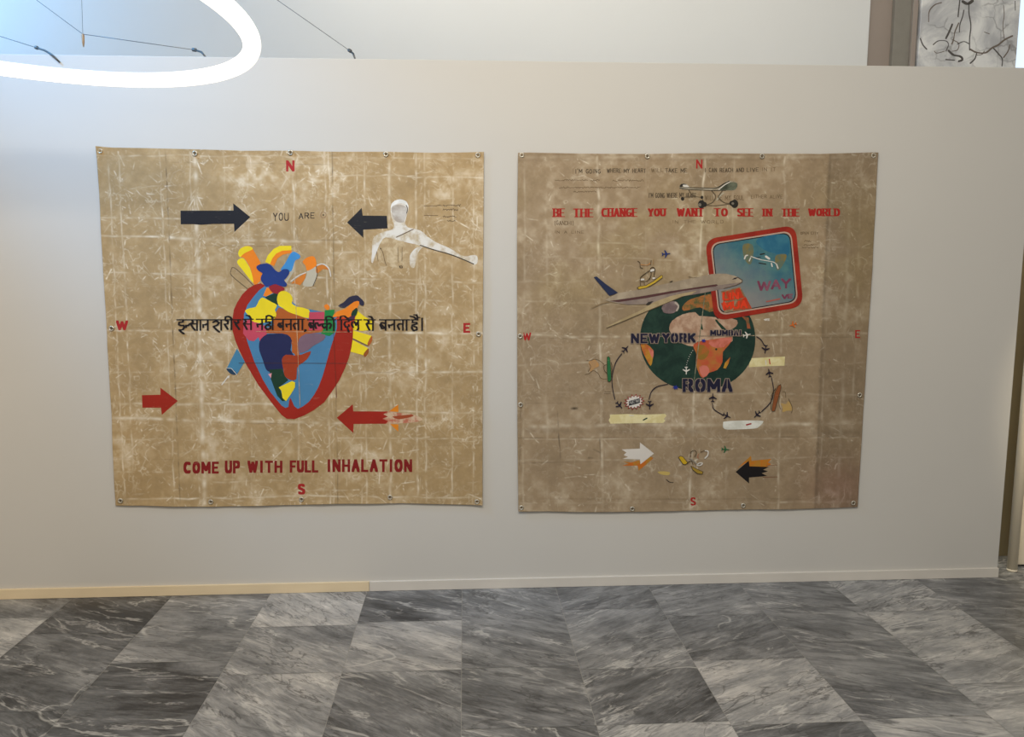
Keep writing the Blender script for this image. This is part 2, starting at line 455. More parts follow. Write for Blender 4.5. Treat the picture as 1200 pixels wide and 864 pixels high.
# stroke alphabet in a unit box, y down
LET = {
 'A': [[(0, 1), (.5, 0), (1, 1)], [(.2, .66), (.8, .66)]],
 'B': [[(0, 0), (0, 1)], [(0, 0), (.6, 0)]+arc(.6, .24, .36, .24, -80, 80)+[(0, .48)], [(.6, .48)]+arc(.6, .74, .4, .26, -80, 90)+[(0, 1)]],
 'C': [arc(.55, .5, .55, .5, -50, -310, 12)],
 'D': [[(0, 0), (0, 1)], [(0, 0), (.4, 0)]+arc(.4, .5, .6, .5, -80, 80, 10)+[(0, 1)]],
 'E': [[(0, 0), (0, 1)], [(0, 0), (1, 0)], [(0, .5), (.8, .5)], [(0, 1), (1, 1)]],
 'F': [[(0, 0), (0, 1)], [(0, 0), (1, 0)], [(0, .5), (.8, .5)]],
 'G': [arc(.52, .5, .52, .5, -50, -340, 12)+[(1, .55), (.6, .55)]],
 'H': [[(0, 0), (0, 1)], [(1, 0), (1, 1)], [(0, .5), (1, .5)]],
 'I': [[(.5, 0), (.5, 1)]],
 'J': [[(.9, 0), (.9, .7)]+arc(.5, .7, .4, .3, 0, 170, 6)],
 'K': [[(0, 0), (0, 1)], [(1, 0), (.05, .55)], [(.35, .4), (1, 1)]],
 'L': [[(0, 0), (0, 1), (1, 1)]],
 'M': [[(0, 1), (0, 0), (.5, .75), (1, 0), (1, 1)]],
 'N': [[(0, 1), (0, 0), (1, 1), (1, 0)]],
 'O': [arc(.5, .5, .5, .5, 0, 360, 16)],
 'P': [[(0, 1), (0, 0), (.55, 0)]+arc(.55, .27, .4, .27, -80, 80)+[(0, .54)]],
 'R': [[(0, 1), (0, 0), (.55, 0)]+arc(.55, .25, .4, .25, -80, 80)+[(0, .5)], [(.5, .5), (1, 1)]],
 'S': [arc(.5, .26, .45, .26, -30, -200, 7)+[(.25, .43), (.75, .56)]+arc(.5, .74, .48, .26, -20, 150, 7)],
 'T': [[(.5, 0), (.5, 1)], [(0, 0), (1, 0)]],
 'U': [[(0, 0), (0, .65)]+arc(.5, .65, .5, .35, 180, 0, 9)+[(1, 0)]],
 'V': [[(0, 0), (.5, 1), (1, 0)]],
 'W': [[(0, 0), (.25, 1), (.5, .1), (.75, 1), (1, 0)]],
 'X': [[(0, 0), (1, 1)], [(1, 0), (0, 1)]],
 'Y': [[(0, 0), (.5, .5), (1, 0)], [(.5, .5), (.5, 1)]],
 '(': [arc(1, .5, .8, .65, 240, 120, 6)], ')': [arc(0, .5, .8, .65, -60, 60, 6)], "'": [[(.5, -.05), (.4, .2)]], ',': [[(.5, .9), (.35, 1.2)]], '-': [[(0, .5), (1, .5)]], '.': [[(.5, .95), (.5, 1)]],
}
NARROW = {'I': .3, "'": .3, ',': .3, '.': .3, '(': .4, ')': .4, 'L': .85, 'E': .85, 'F': .85, 'M': 1.3, 'W': 1.45}
def word(text, x0, yt, x1_, yb, a=1, b=1, gap=.34, slope=0, jit=0):
    """strokes of a word between x0..x1, top yt, bottom yb; ink edge to ink edge with pen a x b"""
    ws = [NARROW.get(c, 1) if c != ' ' else .8 for c in text]
    tot = sum(ws)+gap*(len(text)-1)
    x0 += a/2; x1_ -= a/2; yt += b/2; yb -= b/2
    u = (x1_-x0)/tot; x = x0; out = []
    for c, w in zip(text, ws):
        if c != ' ':
            dy = random.uniform(-jit, jit); sw = 1+random.uniform(-jit, jit)*.1
            sh = slope*((x+w*u/2)-x0)
            for st in LET[c]: out.append([(x+px*w*u*sw, yt+py*(yb-yt)+dy+sh) for px, py in st])
        x += (w+gap)*u
    return out
def serif_word(F, text, x0, yt, x1_, yb, mat, lift):
    """stencil slab-serif capitals: fat uprights, hair-thin crossbars, serifs at the stem ends"""
    st = word(text, x0, yt, x1_, yb, 2.6, .9, gap=.55)
    F.pen(st, mat, 2.6, .9, lift)
    ser = []
    for s_ in st:
        for (xa, ya), (xb, yb_) in zip(s_[:-1], s_[1:]):
            if abs(xa-xb) < .8 and abs(ya-yb_) > 3:
                for x, y in ((xa, ya), (xb, yb_)):
                    if min(abs(y-yt), abs(y-yb)) < 1.2: ser.append([(x-2.0, y), (x+2.0, y)])
    F.pen(ser, mat, .6, 1.1, lift)
def plane_icon(F, c, s, ang, mat, lift=None):      # small stencil aeroplane flying towards ang (deg, 0 = right, y down)
    sh = [(1, 0), (.85, -.1), (.3, -.12), (-.15, -.85), (-.38, -.85), (-.12, -.12), (-.6, -.1), (-.8, -.38), (-.98, -.38), (-.85, 0)]
    sh = sh+[(x, -y) for x, y in sh[::-1][1:-1]]
    ca, sa = math.cos(math.radians(ang)), math.sin(math.radians(ang))
    F.poly([(c[0]+s*(x*ca-y*sa), c[1]+s*(x*sa+y*ca)) for x, y in sh], mat, lift)

# ------------------------------------------------------------------ the cloths
def vnoise(h, w, cell, rng, octaves=3):
    out = np.zeros((h, w)); amp = 1; tot = 0
    for _ in range(octaves):
        gh, gw = int(h/cell)+3, int(w/cell)+3
        g = rng.random((gh, gw))
        yy = np.arange(h)/cell; xx = np.arange(w)/cell
        iy, ix = yy.astype(int), xx.astype(int); fy, fx = yy-iy, xx-ix
        fy = fy*fy*(3-2*fy); fx = fx*fx*(3-2*fx)
        a = g[np.ix_(iy, ix)]; b = g[np.ix_(iy, ix+1)]; c = g[np.ix_(iy+1, ix)]; d = g[np.ix_(iy+1, ix+1)]
        out += amp*((a*(1-fx)+b*fx)*(1-fy)[:, None]+(c*(1-fx)+d*fx)*fy[:, None]); tot += amp
        amp *= .55; cell = max(1.0, cell/2.1)
    return out/tot
def draw_seg(img, p, q, w, val, rng, rough=.6, broken=.0):
    """soft hand-worn line in raster pixels"""
    L = math.hypot(q[0]-p[0], q[1]-p[1]); n = max(2, int(L*1.2))
    t = np.linspace(0, 1, n)
    def wob(step):
        k = max(2, int(n/step)+2); g = rng.normal(size=k); return np.interp(np.linspace(0, k-1, n), np.arange(k), g)
    nx, ny = -(q[1]-p[1])/L, (q[0]-p[0])/L
    off = wob(40)*rough
    inten = np.clip(.62+.38*wob(14)-broken*np.abs(wob(30)), 0, 1.5)
    xs = p[0]+(q[0]-p[0])*t+nx*off; ys = p[1]+(q[1]-p[1])*t+ny*off
    R = int(math.ceil(w*1.6))+1
    H, Wd = img.shape
    for x, y, i in zip(xs, ys, inten):
        ix, iy = int(x), int(y)
        x0, x1_, y0, y1_ = max(0, ix-R), min(Wd, ix+R+1), max(0, iy-R), min(H, iy+R+1)
        if x0 >= x1_ or y0 >= y1_: continue
        gx = np.arange(x0, x1_)-x; gy = np.arange(y0, y1_)-y
        d2 = gy[:, None]**2+gx[None]**2
        st = val*i*np.exp(-d2/(w*w*.5))
        sub = img[y0:y1_, x0:x1_]
        if val > 0: np.maximum(sub, st, out=sub)
        else: np.minimum(sub, st, out=sub)
def cloth_material(name):
    mt, nt, bs = newmat(name)
    a = nt.nodes.new('ShaderNodeAttribute'); a.attribute_name = 'wear'
    f = noise(nt, 55, 4, .6)
    col = mixc(nt, f, (.90, .90, .90), (1.08, 1.08, 1.08)); col = mixc(nt, 1.0, a.outputs['Color'], col, 'MULTIPLY')
    nt.links.new(col, bs.inputs['Base Color']); bs.inputs['Roughness'].default_value = .66; bs.inputs['Specular IOR Level'].default_value = .3
    h = math_n(nt, 'ADD', math_n(nt, 'MULTIPLY', noise(nt, 7, 5, .6, .4), 1.0), math_n(nt, 'MULTIPLY', noise(nt, 420, 2), .05))
    bump(nt, bs, h, .22, .02)
    return mt
def polyline_at(pl, t):                  # point at fraction t of a polyline given by x (or y) order
    d = [0]
    for a, b in zip(pl[:-1], pl[1:]): d.append(d[-1]+math.hypot(b[0]-a[0], b[1]-a[1]))
    d = np.array(d)/d[-1]; P = np.array(pl)
    return np.stack([np.interp(t, d, P[:, 0]), np.interp(t, d, P[:, 1])], -1)
def make_cloth(parent, top, bottom, left, right, field, name, nu=760, nv=720, curls=()):
    """Coons patch of the four edges (photo pixels), coloured by field(px, py) -> linear rgb; a thin sheet with a rim and a back"""
    u = np.linspace(0, 1, nu); v = np.linspace(0, 1, nv)
    T, B = polyline_at(top, u), polyline_at(bottom, u); L, R = polyline_at(left, v), polyline_at(right, v)
    U, V = np.meshgrid(u, v)
    U3, V3 = U[..., None], V[..., None]
    P = (1-V3)*T[None]+V3*B[None]+(1-U3)*L[:, None]+U3*R[:, None] \
        - ((1-U3)*(1-V3)*T[0]+U3*(1-V3)*T[-1]+(1-U3)*V3*B[0]+U3*V3*B[-1])
    rgb = field(P[..., 0], P[..., 1])
    ed = np.minimum(np.minimum(U, 1-U), np.minimum(V, 1-V))
    rng = np.random.default_rng(len(name)*7+nu)
    wav = vnoise(nv, nu, 60, rng, 2)-.5
    y = Y_CLOTH - np.clip(1-ed/.028, 0, 1)**2*(.003+.008*np.clip(wav, -.3, .5))
    for (cu, cv, amp, rad) in curls:
        y -= amp*np.clip(1-np.hypot(U-cu, V-cv)/rad, 0, 1)**2
    y = np.minimum(y, -.0045)
    # rays
    RXa, UXa, FXa = np.array(RX), np.array(UX), np.array(FX)
    ray = (P[..., 0:1]-600)*RXa-(P[..., 1:2]-432)*UXa+FPX*FXa
    # the outline stays at the cloth's plane, only the sheet's depth ripples
    base = np.array(EYEP)+ray*((Y_CLOTH+DIST)/ray[..., 1:2])
    co = base.copy(); co[..., 1] = y
    verts = co.reshape(-1, 3)
    idx = np.arange(nu*nv).reshape(nv, nu)
    quads = np.stack([idx[:-1, :-1], idx[1:, :-1], idx[1:, 1:], idx[:-1, 1:]], -1).reshape(-1, 4)
    # rim to the back
    loop = np.concatenate([idx[0, :-1], idx[:-1, -1], idx[-1, :0:-1], idx[:0:-1, 0]])
    bv = verts[loop].copy(); bv[:, 1] += .0022
    n0 = len(verts); verts = np.concatenate([verts, bv]); k = np.arange(len(loop)); k2 = (k+1) % len(loop)
    rim = np.stack([loop[k], loop[k2], n0+k2, n0+k], -1)
    faces = np.concatenate([quads, rim])
    me = bpy.data.meshes.new(name)
    me.vertices.add(len(verts)); me.vertices.foreach_set('co', verts.astype(np.float32).ravel())
    me.loops.add(faces.size); me.loops.foreach_set('vertex_index', faces.astype(np.int32).ravel())
    me.polygons.add(len(faces)); me.polygons.foreach_set('loop_start', (np.arange(len(faces))*4).astype(np.int32))
    me.polygons.foreach_set('use_smooth', np.concatenate([np.ones(len(quads), bool), np.zeros(len(rim), bool)]))
    me.update(calc_edges=True); me.validate()
    at_ = me.attributes.new('wear', 'FLOAT_COLOR', 'POINT')
    flat = np.ones((len(verts), 4), np.float32); flat[:n0, :3] = rgb.reshape(-1, 3); flat[n0:, :3] = rgb.reshape(-1, 3)[loop]*.8
    at_.data.foreach_set('color', flat.ravel())
    o = link(name, me, [cloth_material(name+'_cloth')]); keep(o, parent)
    return o
def eyelets(parent, pts):
    for px, py in pts:
        c = at(px, py, Y_CLOTH-.0045)
        bm = bmesh.new()
        tube_bm(bm, [c+Vector((.0095*math.cos(a), 0, .0095*math.sin(a))) for a in np.linspace(0, 2*math.pi, 20, endpoint=False)], .0032, 8, True)
        e = bm_obj('eyelet', bm, [M['eyelet']], parent, True)
        bm = bmesh.new(); tube_bm(bm, [c+Vector((0, .006, 0)), c+Vector((0, -.001, 0)), c+Vector((0, -.003, 0))], [.0036, .0036, .0016], 10)
        nb = bm_obj('nail', bm, [M['nail']], None, True); nb.parent = e
        nb.matrix_parent_inverse = (e.matrix_parent_inverse.copy()).inverted() if False else Matrix.Identity(4)

def field_maker(x0, y0, x1_, y1_, seed, base, light, dark, vl, hl, nscratch, blotch, fray=1.0, extra=None, webk=.5, side_fn=None, sc=2.0):
    rng = np.random.default_rng(seed)
    Wd, H = int((x1_-x0)*sc), int((y1_-y0)*sc)
    wear = np.zeros((H, Wd)); dk = np.zeros((H, Wd))
    rp = lambda x, y: ((x-x0)*sc, (y-y0)*sc)
    for (xa, ya, xb, yb, w, val) in vl+hl:
        (draw_seg(wear, rp(xa, ya), rp(xb, yb), w*sc, val, rng, 1.2, .15) if val > 0 else draw_seg(dk, rp(xa, ya), rp(xb, yb), w*sc, val, rng, .5, .05))
    lines = wear.copy(); wear[:] = 0
    def scratch(x, y, a, L, w, val, n):
        for _ in range(n):
            x2, y2 = x+L*math.cos(a), y+L*math.sin(a)
            draw_seg(wear, (x, y), (x2+.01, y2+.01), w, val, rng, 2.4, .45)
            x, y = x2, y2; a += rng.normal()*.42; L *= .8
    # frayed short creases crowd along the folds
    for (xa, ya, xb, yb, w, val) in vl+hl:
        if val < .2: continue
        Lp = math.hypot(xb-xa, yb-ya); a0 = math.atan2(yb-ya, xb-xa)
        for _ in range(int(Lp/11*w*.6*fray)):
            t = rng.random(); x, y = rp(xa+(xb-xa)*t+rng.normal()*3.2*w**.5, ya+(yb-ya)*t+rng.normal()*3.2*w**.5)
            scratch(x, y, a0+rng.normal()*.5, rng.gamma(2, 4)*sc, rng.uniform(.4, .9)*sc, val*rng.uniform(.4, 1.0), 1)
    # crumple creases elsewhere, fine and branching
    for i in range(nscratch):
        x, y = rng.random()*Wd, rng.random()*H
        a = rng.choice([0, math.pi/2, rng.random()*math.pi, .7, -.7])+rng.normal()*.18
        scratch(x, y, a, rng.gamma(2.0, 3.0)*sc, rng.uniform(.4, .85)*sc, rng.uniform(.2, .95), rng.integers(1, 4))
    haze = vnoise(H, Wd, 46*sc, rng, 4); grain = vnoise(H, Wd, 9*sc, rng, 3); fib = vnoise(H, Wd, 2.6*sc, rng, 2)
    streakx = vnoise(H, Wd, 30*sc, rng, 2)
    hb = np.clip((haze-.5)*2.6, 0, 1)*np.clip((grain-.35)*2.2, 0, 1)
    wmask = np.clip(.45+1.9*(vnoise(H, Wd, 22*sc, rng, 3)-.30), .2, 1.3)
    lmask = np.clip(.62+.9*(vnoise(H, Wd, 40*sc, rng, 2)-.35), .4, 1.2)
    web = np.zeros((H, Wd))
    for cell, th, amp in ((15, .022, .75), (8, .030, .45)):
        v1 = vnoise(H, Wd, cell*sc, rng, 3)
        web = np.maximum(web, np.clip(1-np.abs(v1-.5)/th, 0, 1)*amp*np.clip((vnoise(H, Wd, 34*sc, rng, 3)-.46)*5, 0, 1))
    wear = np.maximum(wear, web*webk)
    w = np.clip(np.maximum(wear*wmask*1.35, lines*lmask)+blotch*hb+.16*(grain-.5)+.10*(fib-.5), -.25, 1)
    bL, lL, dL = (np.array(lin(c)) for c in (base, light, dark))
    img = bL[None, None]*(1+.34*(haze-.5)+.16*(grain-.5))[..., None]
    img = img+(lL-img)*np.clip(w, 0, 1)[..., None]
    img = img*(1+np.minimum(w, 0)*.8)[..., None]
    d = np.clip(-dk, 0, 1)[..., None]; img = img+(dL-img)*d
    if extra is not None: img = extra(img, x0, y0, sc, rng)
    def f(PX, PY):
        X = np.clip((PX-x0)*sc, 0, Wd-1.01); Y = np.clip((PY-y0)*sc, 0, H-1.01)
        ix, iy = X.astype(int), Y.astype(int); fx, fy = (X-ix)[..., None], (Y-iy)[..., None]
        return (img[iy, ix]*(1-fx)+img[iy, ix+1]*fx)*(1-fy)+(img[iy+1, ix]*(1-fx)+img[iy+1, ix+1]*fx)*fy
    return f

# ---------- left cloth
vl = [(127, 178, 146, 590, 1.1, .62), (139, 178, 158, 590, 1.1, .66), (187, 176, 205, 590, 1.1, .5), (194, 176, 211, 590, .9, -.55), (228, 178, 240, 590, 3.6, .72),
      (222, 178, 234, 590, 1.2, .4), (262, 178, 272, 590, 1., .3), (290, 178, 296, 590, 1., .34), (343, 180, 352, 590, 1.5, .66), (346.5, 180, 355, 590, .6, -.2), (380, 178, 388, 590, 1.2, .56),
      (389, 178, 396, 590, .9, -.6), (385, 178, 392, 590, .9, .5), (418, 180, 424, 590, 1., .5), (427, 180, 430, 590, 1.3, .45), (456, 180, 458, 590, 2.2, .5),
      (488, 180, 489, 590, 1.6, .55), (497, 180, 500, 590, 1.4, .55), (531, 180, 530, 590, 1.1, .62), (555, 180, 555, 590, 1.0, .62)]
hl = [(114, 182, 566, 186, 1.2, .35), (186, 190, 388, 193, .6, -.3), (388, 206, 566, 208, 1.0, .62), (116, 254, 300, 258, 1.4, .5), (118, 276, 200, 278, 1.4, .6), (200, 279, 400, 284, 2.6, .62),
      (240, 288, 345, 289, .6, -.3), (350, 282, 410, 281, .7, -.3), (388, 296, 566, 290, 1.6, .4), (345, 324, 566, 332, 1.4, .5), (130, 318, 260, 325, 1.3, .45), (205, 338, 300, 342, 1., .3), (390, 360, 520, 352, 1.3, .4),
      (124, 387, 270, 389, 1.6, .6), (124, 384, 200, 385, .6, -.28), (414, 390, 566, 391, 2.0, .66), (205, 424, 285, 426, .7, -.25), (400, 438, 566, 436, 1.8, .6), (126, 437, 200, 436, 1., .45), (410, 436.5, 500, 437, .6, -.25),
      (200, 450, 290, 447, 1.4, .5), (130, 473, 330, 474, 2.0, .6), (130, 490, 400, 496, 2.4, .7), (240, 495.5, 345, 497, .7, -.35), (396, 481, 566, 484, 1.4, .5), (396, 513, 566, 515, 1., .55), (134, 516, 200, 514, 1.1, .5),
      (134, 537, 210, 539, .6, -.2), (134, 553, 200, 553, 1.1, .4), (250, 566, 350, 562, 1., .4), (140, 585, 350, 582, 1.3, .6), (350, 576, 420, 574, 1., .5), (350, 581, 566, 584, 1.2, .66), (345, 527, 397, 525, .6, -.25), (500, 522, 566, 522, .6, -.2)]
fL = field_maker(105, 165, 575, 600, 11, (176, 148, 104), (236, 223, 197), (92, 74, 50), [(a, b, c, d, e, f*1.3) for a, b, c, d, e, f in vl], [(a, b, c, d, e, f*1.3) for a, b, c, d, e, f in hl], 1700, .66, 2.2)
t1 = empty('canvas_tarpaulin', at(341, 590, 0), 'worn tan canvas painted with a red heart of map shapes and a black Hindi sentence', 'painting')
E_TOP = [(113.2, 171.6), (130, 173), (170, 173.6), (228, 175), (285, 176.8), (340, 176.6), (395, 178), (452, 178), (510, 179.2), (560, 178.4), (567, 178.2)]
E_BOT = [(135.5, 592.8), (165, 592.6), (200, 593.6), (247, 594), (300, 593), (353, 591.8), (400, 590.4), (440, 590.6), (470, 590), (520, 591.2), (565.5, 592.2)]
make_cloth(t1, E_TOP, E_BOT, [(113.2, 171.6), (119, 275), (125, 384), (131, 490), (135.5, 592.8)], [(567, 178.2), (566.4, 280), (565.6, 392), (565.6, 490), (565.5, 592.2)], fL, 'canvas', curls=((0, 0, .006, .06), (1, 0, .004, .05), (1, 1, .004, .05)))
eyelets(t1, [(117.2, 177), (228.3, 179.8), (340.3, 178.8), (452.3, 180.8), (560, 181.8), (141, 587), (247, 588.4), (353.2, 585.4), (457, 583), (559, 588.2), (560.8, 391.6), (130.6, 385)])

BLK, RED, DRED = paint((34, 34, 38)), paint((158, 38, 22), .1), paint((132, 28, 26), .12)
INK = paint((62, 52, 44), .05); PENCIL = paint((104, 86, 62), .0); WHT = paint((216, 210, 198), .1)

F = Flat(); F.poly([(211.5, 247), (273.6, 246.8), (273.3, 238.3), (293.3, 254.5), (274.6, 272), (274.2, 262.4), (250, 262.6), (236, 263.6), (226, 262.8), (211.8, 263)], BLK); F.build('painted_arrow', t1, 'black arrow pointing right')
F = Flat(); F.poly([(406.7, 260.8), (423.8, 243.8), (425, 252.7), (453.4, 253), (454.3, 267.7), (425.8, 269.3), (425.8, 278.9)], BLK); F.build('painted_arrow', t1, 'black arrow pointing left')
F = Flat(); F.poly([(166.3, 463.3), (188, 462.7), (188, 454.5), (208.4, 470), (189.6, 486.4), (188.8, 478), (166.9, 478)], RED); F.build('painted_arrow', t1, 'red arrow pointing right')
Z = zz(380, 460, 9.2308); F = Flat()
PINKW = wash('smeared_pink_white', (206, 178, 146), (188, 110, 84), 26, .42, .6)
F.poly(smooth(Z([(630, 215), (700, 206), (800, 222), (930, 232), (1040, 270), (1060, 300), (960, 325), (820, 335), (680, 338), (640, 320)])), PINKW)
F.poly(smooth(Z([(740, 262), (850, 248), (940, 240), (965, 255), (890, 278), (800, 290)])), paint((158, 72, 40)))
F.poly(Z([(700, 205), (800, 130), (802, 212)]), paint((222, 132, 30))); F.poly(Z([(712, 343), (802, 345), (800, 425)]), paint((222, 132, 30)))
F.poly(Z([(135, 275), (308, 128), (314, 205), (560, 205), (690, 208), (640, 238), (690, 262), (630, 285), (690, 310), (665, 340), (500, 340), (317, 342), (314, 440)]), RED)
F.build('painted_arrow', t1, 'red arrow pointing left, its tail rubbed away')
for tx, xa, yt, xb, yb in (('COME', 215, 541.2, 256.4, 555.2), ('UP', 263.5, 540, 281.5, 555), ('WITH', 290, 540, 331, 554.3), ('FULL', 339.5, 539.7, 373, 554), ('INHALATION', 383, 538.4, 483, 553.4)):
    F = Flat(); F.pen(word(tx, xa, yt, xb, yb, 3, 2.7, .72), DRED, 3, 2.7, 1.1); F.build('painted_word', t1, 'dark red painted word '+tx)
for ch, x0, yt, x1_, yb in (('N', 335.2, 188, 345.2, 201), ('W', 136, 375.6, 150, 387), ('E', 543, 378.6, 551, 390.2), ('S', 348.8, 567, 357.8, 579.8)):
    F = Flat(); F.pen(word(ch, x0, yt, x1_, yb, 2.7, 2.4), paint((168, 40, 38)), 2.7, 2.4); F.build('compass_letter', t1, 'red compass letter '+ch)
for tx, xa, yt, xb, yb in (('YOU', 320, 249.5, 338.5, 258.8), ('ARE', 350, 249.5, 368.5, 256.6)):
    F = Flat(); F.pen(word(tx, xa, yt, xb, yb, .9, .9, .5, -.02, .5), INK, .9, .9, 1.1); F.build('handwriting', t1, 'small pencilled word '+tx)
F = Flat(); F.line(arc(379, 252, 3.2, 3.4, 0, 360, 14), paint((150, 118, 90)), .6, 1.1); F.disc((379, 252), .9, INK, lift=1.2); F.build('ringed_dot', t1)
for y, xa, xb in ((241.4, 497, 512), (252.6, 497, 513)): F = Flat(); F.line([(xa, y), (xb, y)], PENCIL, .6, 1.1); F.build('pencil_line', t1)
for y, xa, xb in ((240.8, 512, 541), (245.8, 519, 538), (254, 519, 536), (258.6, 524, 535)):
    F = Flat(); F.line([(xa+i*.8, y+random.uniform(-1.1, 1.1)) for i in range(int((xb-xa)/.8))], PENCIL, .5, 1.1); F.build('handwriting', t1)

# painted figure
Z = zz(420, 220, 8); F = Flat()
BODY = wash('chalky_white', (192, 174, 142), (226, 221, 210), 20, .34, .60); CAP = wash('chalky_bright', (222, 220, 212), (240, 238, 232), 20); FACE = wash('chalky_grey', (172, 160, 146), (206, 200, 190), 14, .35, .65)
TORSO = wash('thin_chalk', (178, 152, 112), (206, 186, 150), 24, .42, .66)
F.poly(smooth(Z([(200, 520), (300, 440), (420, 400), (560, 440), (620, 520), (575, 560), (530, 570), (490, 640), (485, 735), (400, 760), (250, 720), (190, 640)])), TORSO)
F.poly(smooth(Z([(302, 205), (310, 155), (345, 122), (395, 110), (445, 130), (470, 180), (464, 230), (446, 290), (440, 335), (465, 372), (530, 388), (590, 408), (650, 460), (740, 518), (850, 565), (930, 615), (1000, 645), (1070, 632), (1112, 642), (1118, 690), (1090, 722), (985, 680), (860, 628), (740, 596), (640, 562), (600, 560), (560, 610), (542, 680), (525, 748), (488, 738), (482, 640), (530, 572), (580, 545), (480, 520), (360, 490), (255, 466), (205, 520), (172, 600), (152, 650), (135, 705), (120, 690), (127, 620), (132, 500), (165, 448), (240, 412), (308, 396), (332, 368), (330, 330), (308, 270)]), 3), BODY)
F.poly(smooth(Z([(312, 190), (360, 160), (430, 170), (455, 210), (440, 290), (420, 325), (360, 320), (325, 275)])), FACE)
F.poly(smooth(Z([(303, 195), (312, 150), (350, 118), (400, 110), (450, 132), (470, 180), (430, 152), (375, 148), (325, 168)])), CAP)
for l, w, mt in (([(448, 165), (460, 200), (452, 240)], .7, INK), ([(355, 465), (440, 425), (515, 390)], .7, PENCIL), ([(580, 540), (700, 580), (860, 625), (980, 672), (1080, 715)], .8, INK), ([(205, 560), (230, 610), (245, 680), (262, 730)], .5, PENCIL), ([(370, 560), (375, 700)], .5, PENCIL), ([(410, 560), (408, 690)], .5, PENCIL), ([(170, 600), (185, 690)], .5, PENCIL)):
    F.line(curve(Z(l)), mt, w, 3.6)
F.line(Z([(385, 735), (410, 735), (412, 752), (392, 752), (385, 735)]), INK, .7, 3.6); F.disc(Z([(208, 572)])[0], .8, INK, lift=3.6)
F.build('painted_figure', t1, 'chalk-white faceless bust stretching one arm to the right')

# painted heart
A = zz(265, 280, 9.2308); B = zz(270, 320, 7.0588); Cc = zz(260, 400, 7.0588); F = Flat(layer=1)
YEL, ORG, NAVY, LBL = paint((240, 212, 34), .04), paint((240, 132, 32), .06), paint((38, 48, 96), .06), paint((66, 142, 200), .08)
BLUE, DGRN, GRN, PNK = paint((74, 128, 164), .12), paint((26, 58, 40), .05), paint((34, 132, 62), .06), paint((198, 74, 92), .06)
BRN, PURP, RBR, GREYP = paint((178, 92, 36), .12), paint((126, 98, 110), .12), paint((160, 58, 26), .08), paint((190, 180, 156), .1)
F.line(curve(A([(290, 500), (180, 390), (80, 310), (52, 345), (62, 400), (230, 540)])), PENCIL, .7)
F.poly(smooth(A([(130, 160), (150, 110), (210, 80), (270, 85), (300, 130), (340, 200), (372, 262), (345, 300), (392, 372), (372, 450), (300, 492), (270, 340), (200, 215), (150, 195)])), ORG)
F.poly(smooth(A([(130, 160), (150, 110), (210, 80), (265, 86), (285, 112), (205, 152), (175, 175), (150, 198)])), YEL)
F.poly(smooth(A([(120, 260), (140, 220), (185, 210), (230, 270), (270, 350), (296, 472), (258, 440), (180, 340)])), YEL)
F.poly(A([(470, 272), (485, 225), (520, 170), (600, 125), (706, 112), (708, 150), (610, 172), (555, 212), (520, 295)]), ORG)
F.poly(A([(422, 250), (450, 180), (515, 108), (580, 76), (704, 74), (708, 122), (605, 128), (540, 160), (500, 210), (475, 272)]), YEL)
F.poly(A([(600, 420), (700, 300), (745, 250), (735, 350), (655, 480)]), GREYP)
F.poly(smooth(A([(590, 335), (640, 260), (690, 170), (735, 138), (800, 180), (790, 215), (745, 240), (705, 350), (645, 345)])), LBL)
F.poly(smooth(A([(880, 340), (970, 300), (982, 400), (940, 510), (830, 500), (870, 400)])), GREYP)
F.poly(smooth(A([(828, 245), (880, 200), (950, 192), (976, 260), (965, 300), (880, 345), (858, 290)])), ORG)
F.poly(A([(700, 485), (775, 420), (862, 368), (855, 430), (800, 502), (740, 482)]), paint((214, 124, 44)))
F.poly(smooth(A([(975, 312), (1030, 280), (1095, 302), (1110, 335), (1050, 328), (982, 372)])), paint((206, 124, 48)))
F.line(curve(A([(985, 285), (1050, 272), (1110, 320), (1132, 405)])), WHT, 1.1); F.line(curve(A([(700, 460), (780, 400), (862, 365)])), WHT, .9); F.line(curve(A([(975, 300), (985, 390), (940, 510)])), INK, .6)
# blue tube low left, yellow tubes right
F.poly(Cc([(125, 60), (190, 170), (125, 275), (40, 225)]), paint((70, 128, 158), .08)); F.poly(smooth(Cc([(38, 225), (70, 222), (110, 250), (122, 275), (85, 276), (52, 252)])), paint((34, 62, 84)))
F.line(Cc([(38, 222), (80, 226), (125, 278)]), WHT, .5); F.line(Cc([(0, 360), (30, 320), (55, 288)]), WHT, .9); F.poly(Cc([(42, 292), (66, 282), (58, 310)]), WHT)
F.poly(B([(1050, 312), (1110, 360), (1180, 402), (1175, 470), (1090, 480), (1010, 470), (1030, 370)]), YEL)
F.poly(B([(1000, 470), (1168, 520), (1140, 600), (1000, 535)]), YEL); F.poly(B([(1000, 548), (1138, 622), (1105, 682), (990, 650)]), YEL)
F.line(B([(1015, 545), (1140, 605)]), paint((120, 96, 70)), 1.1)
F.poly(smooth(B([(1168, 520), (1172, 560), (1145, 602), (1135, 580)])), BRN); F.poly(smooth(B([(1140, 625), (1142, 660), (1115, 695), (1102, 670)])), paint((150, 84, 34)))
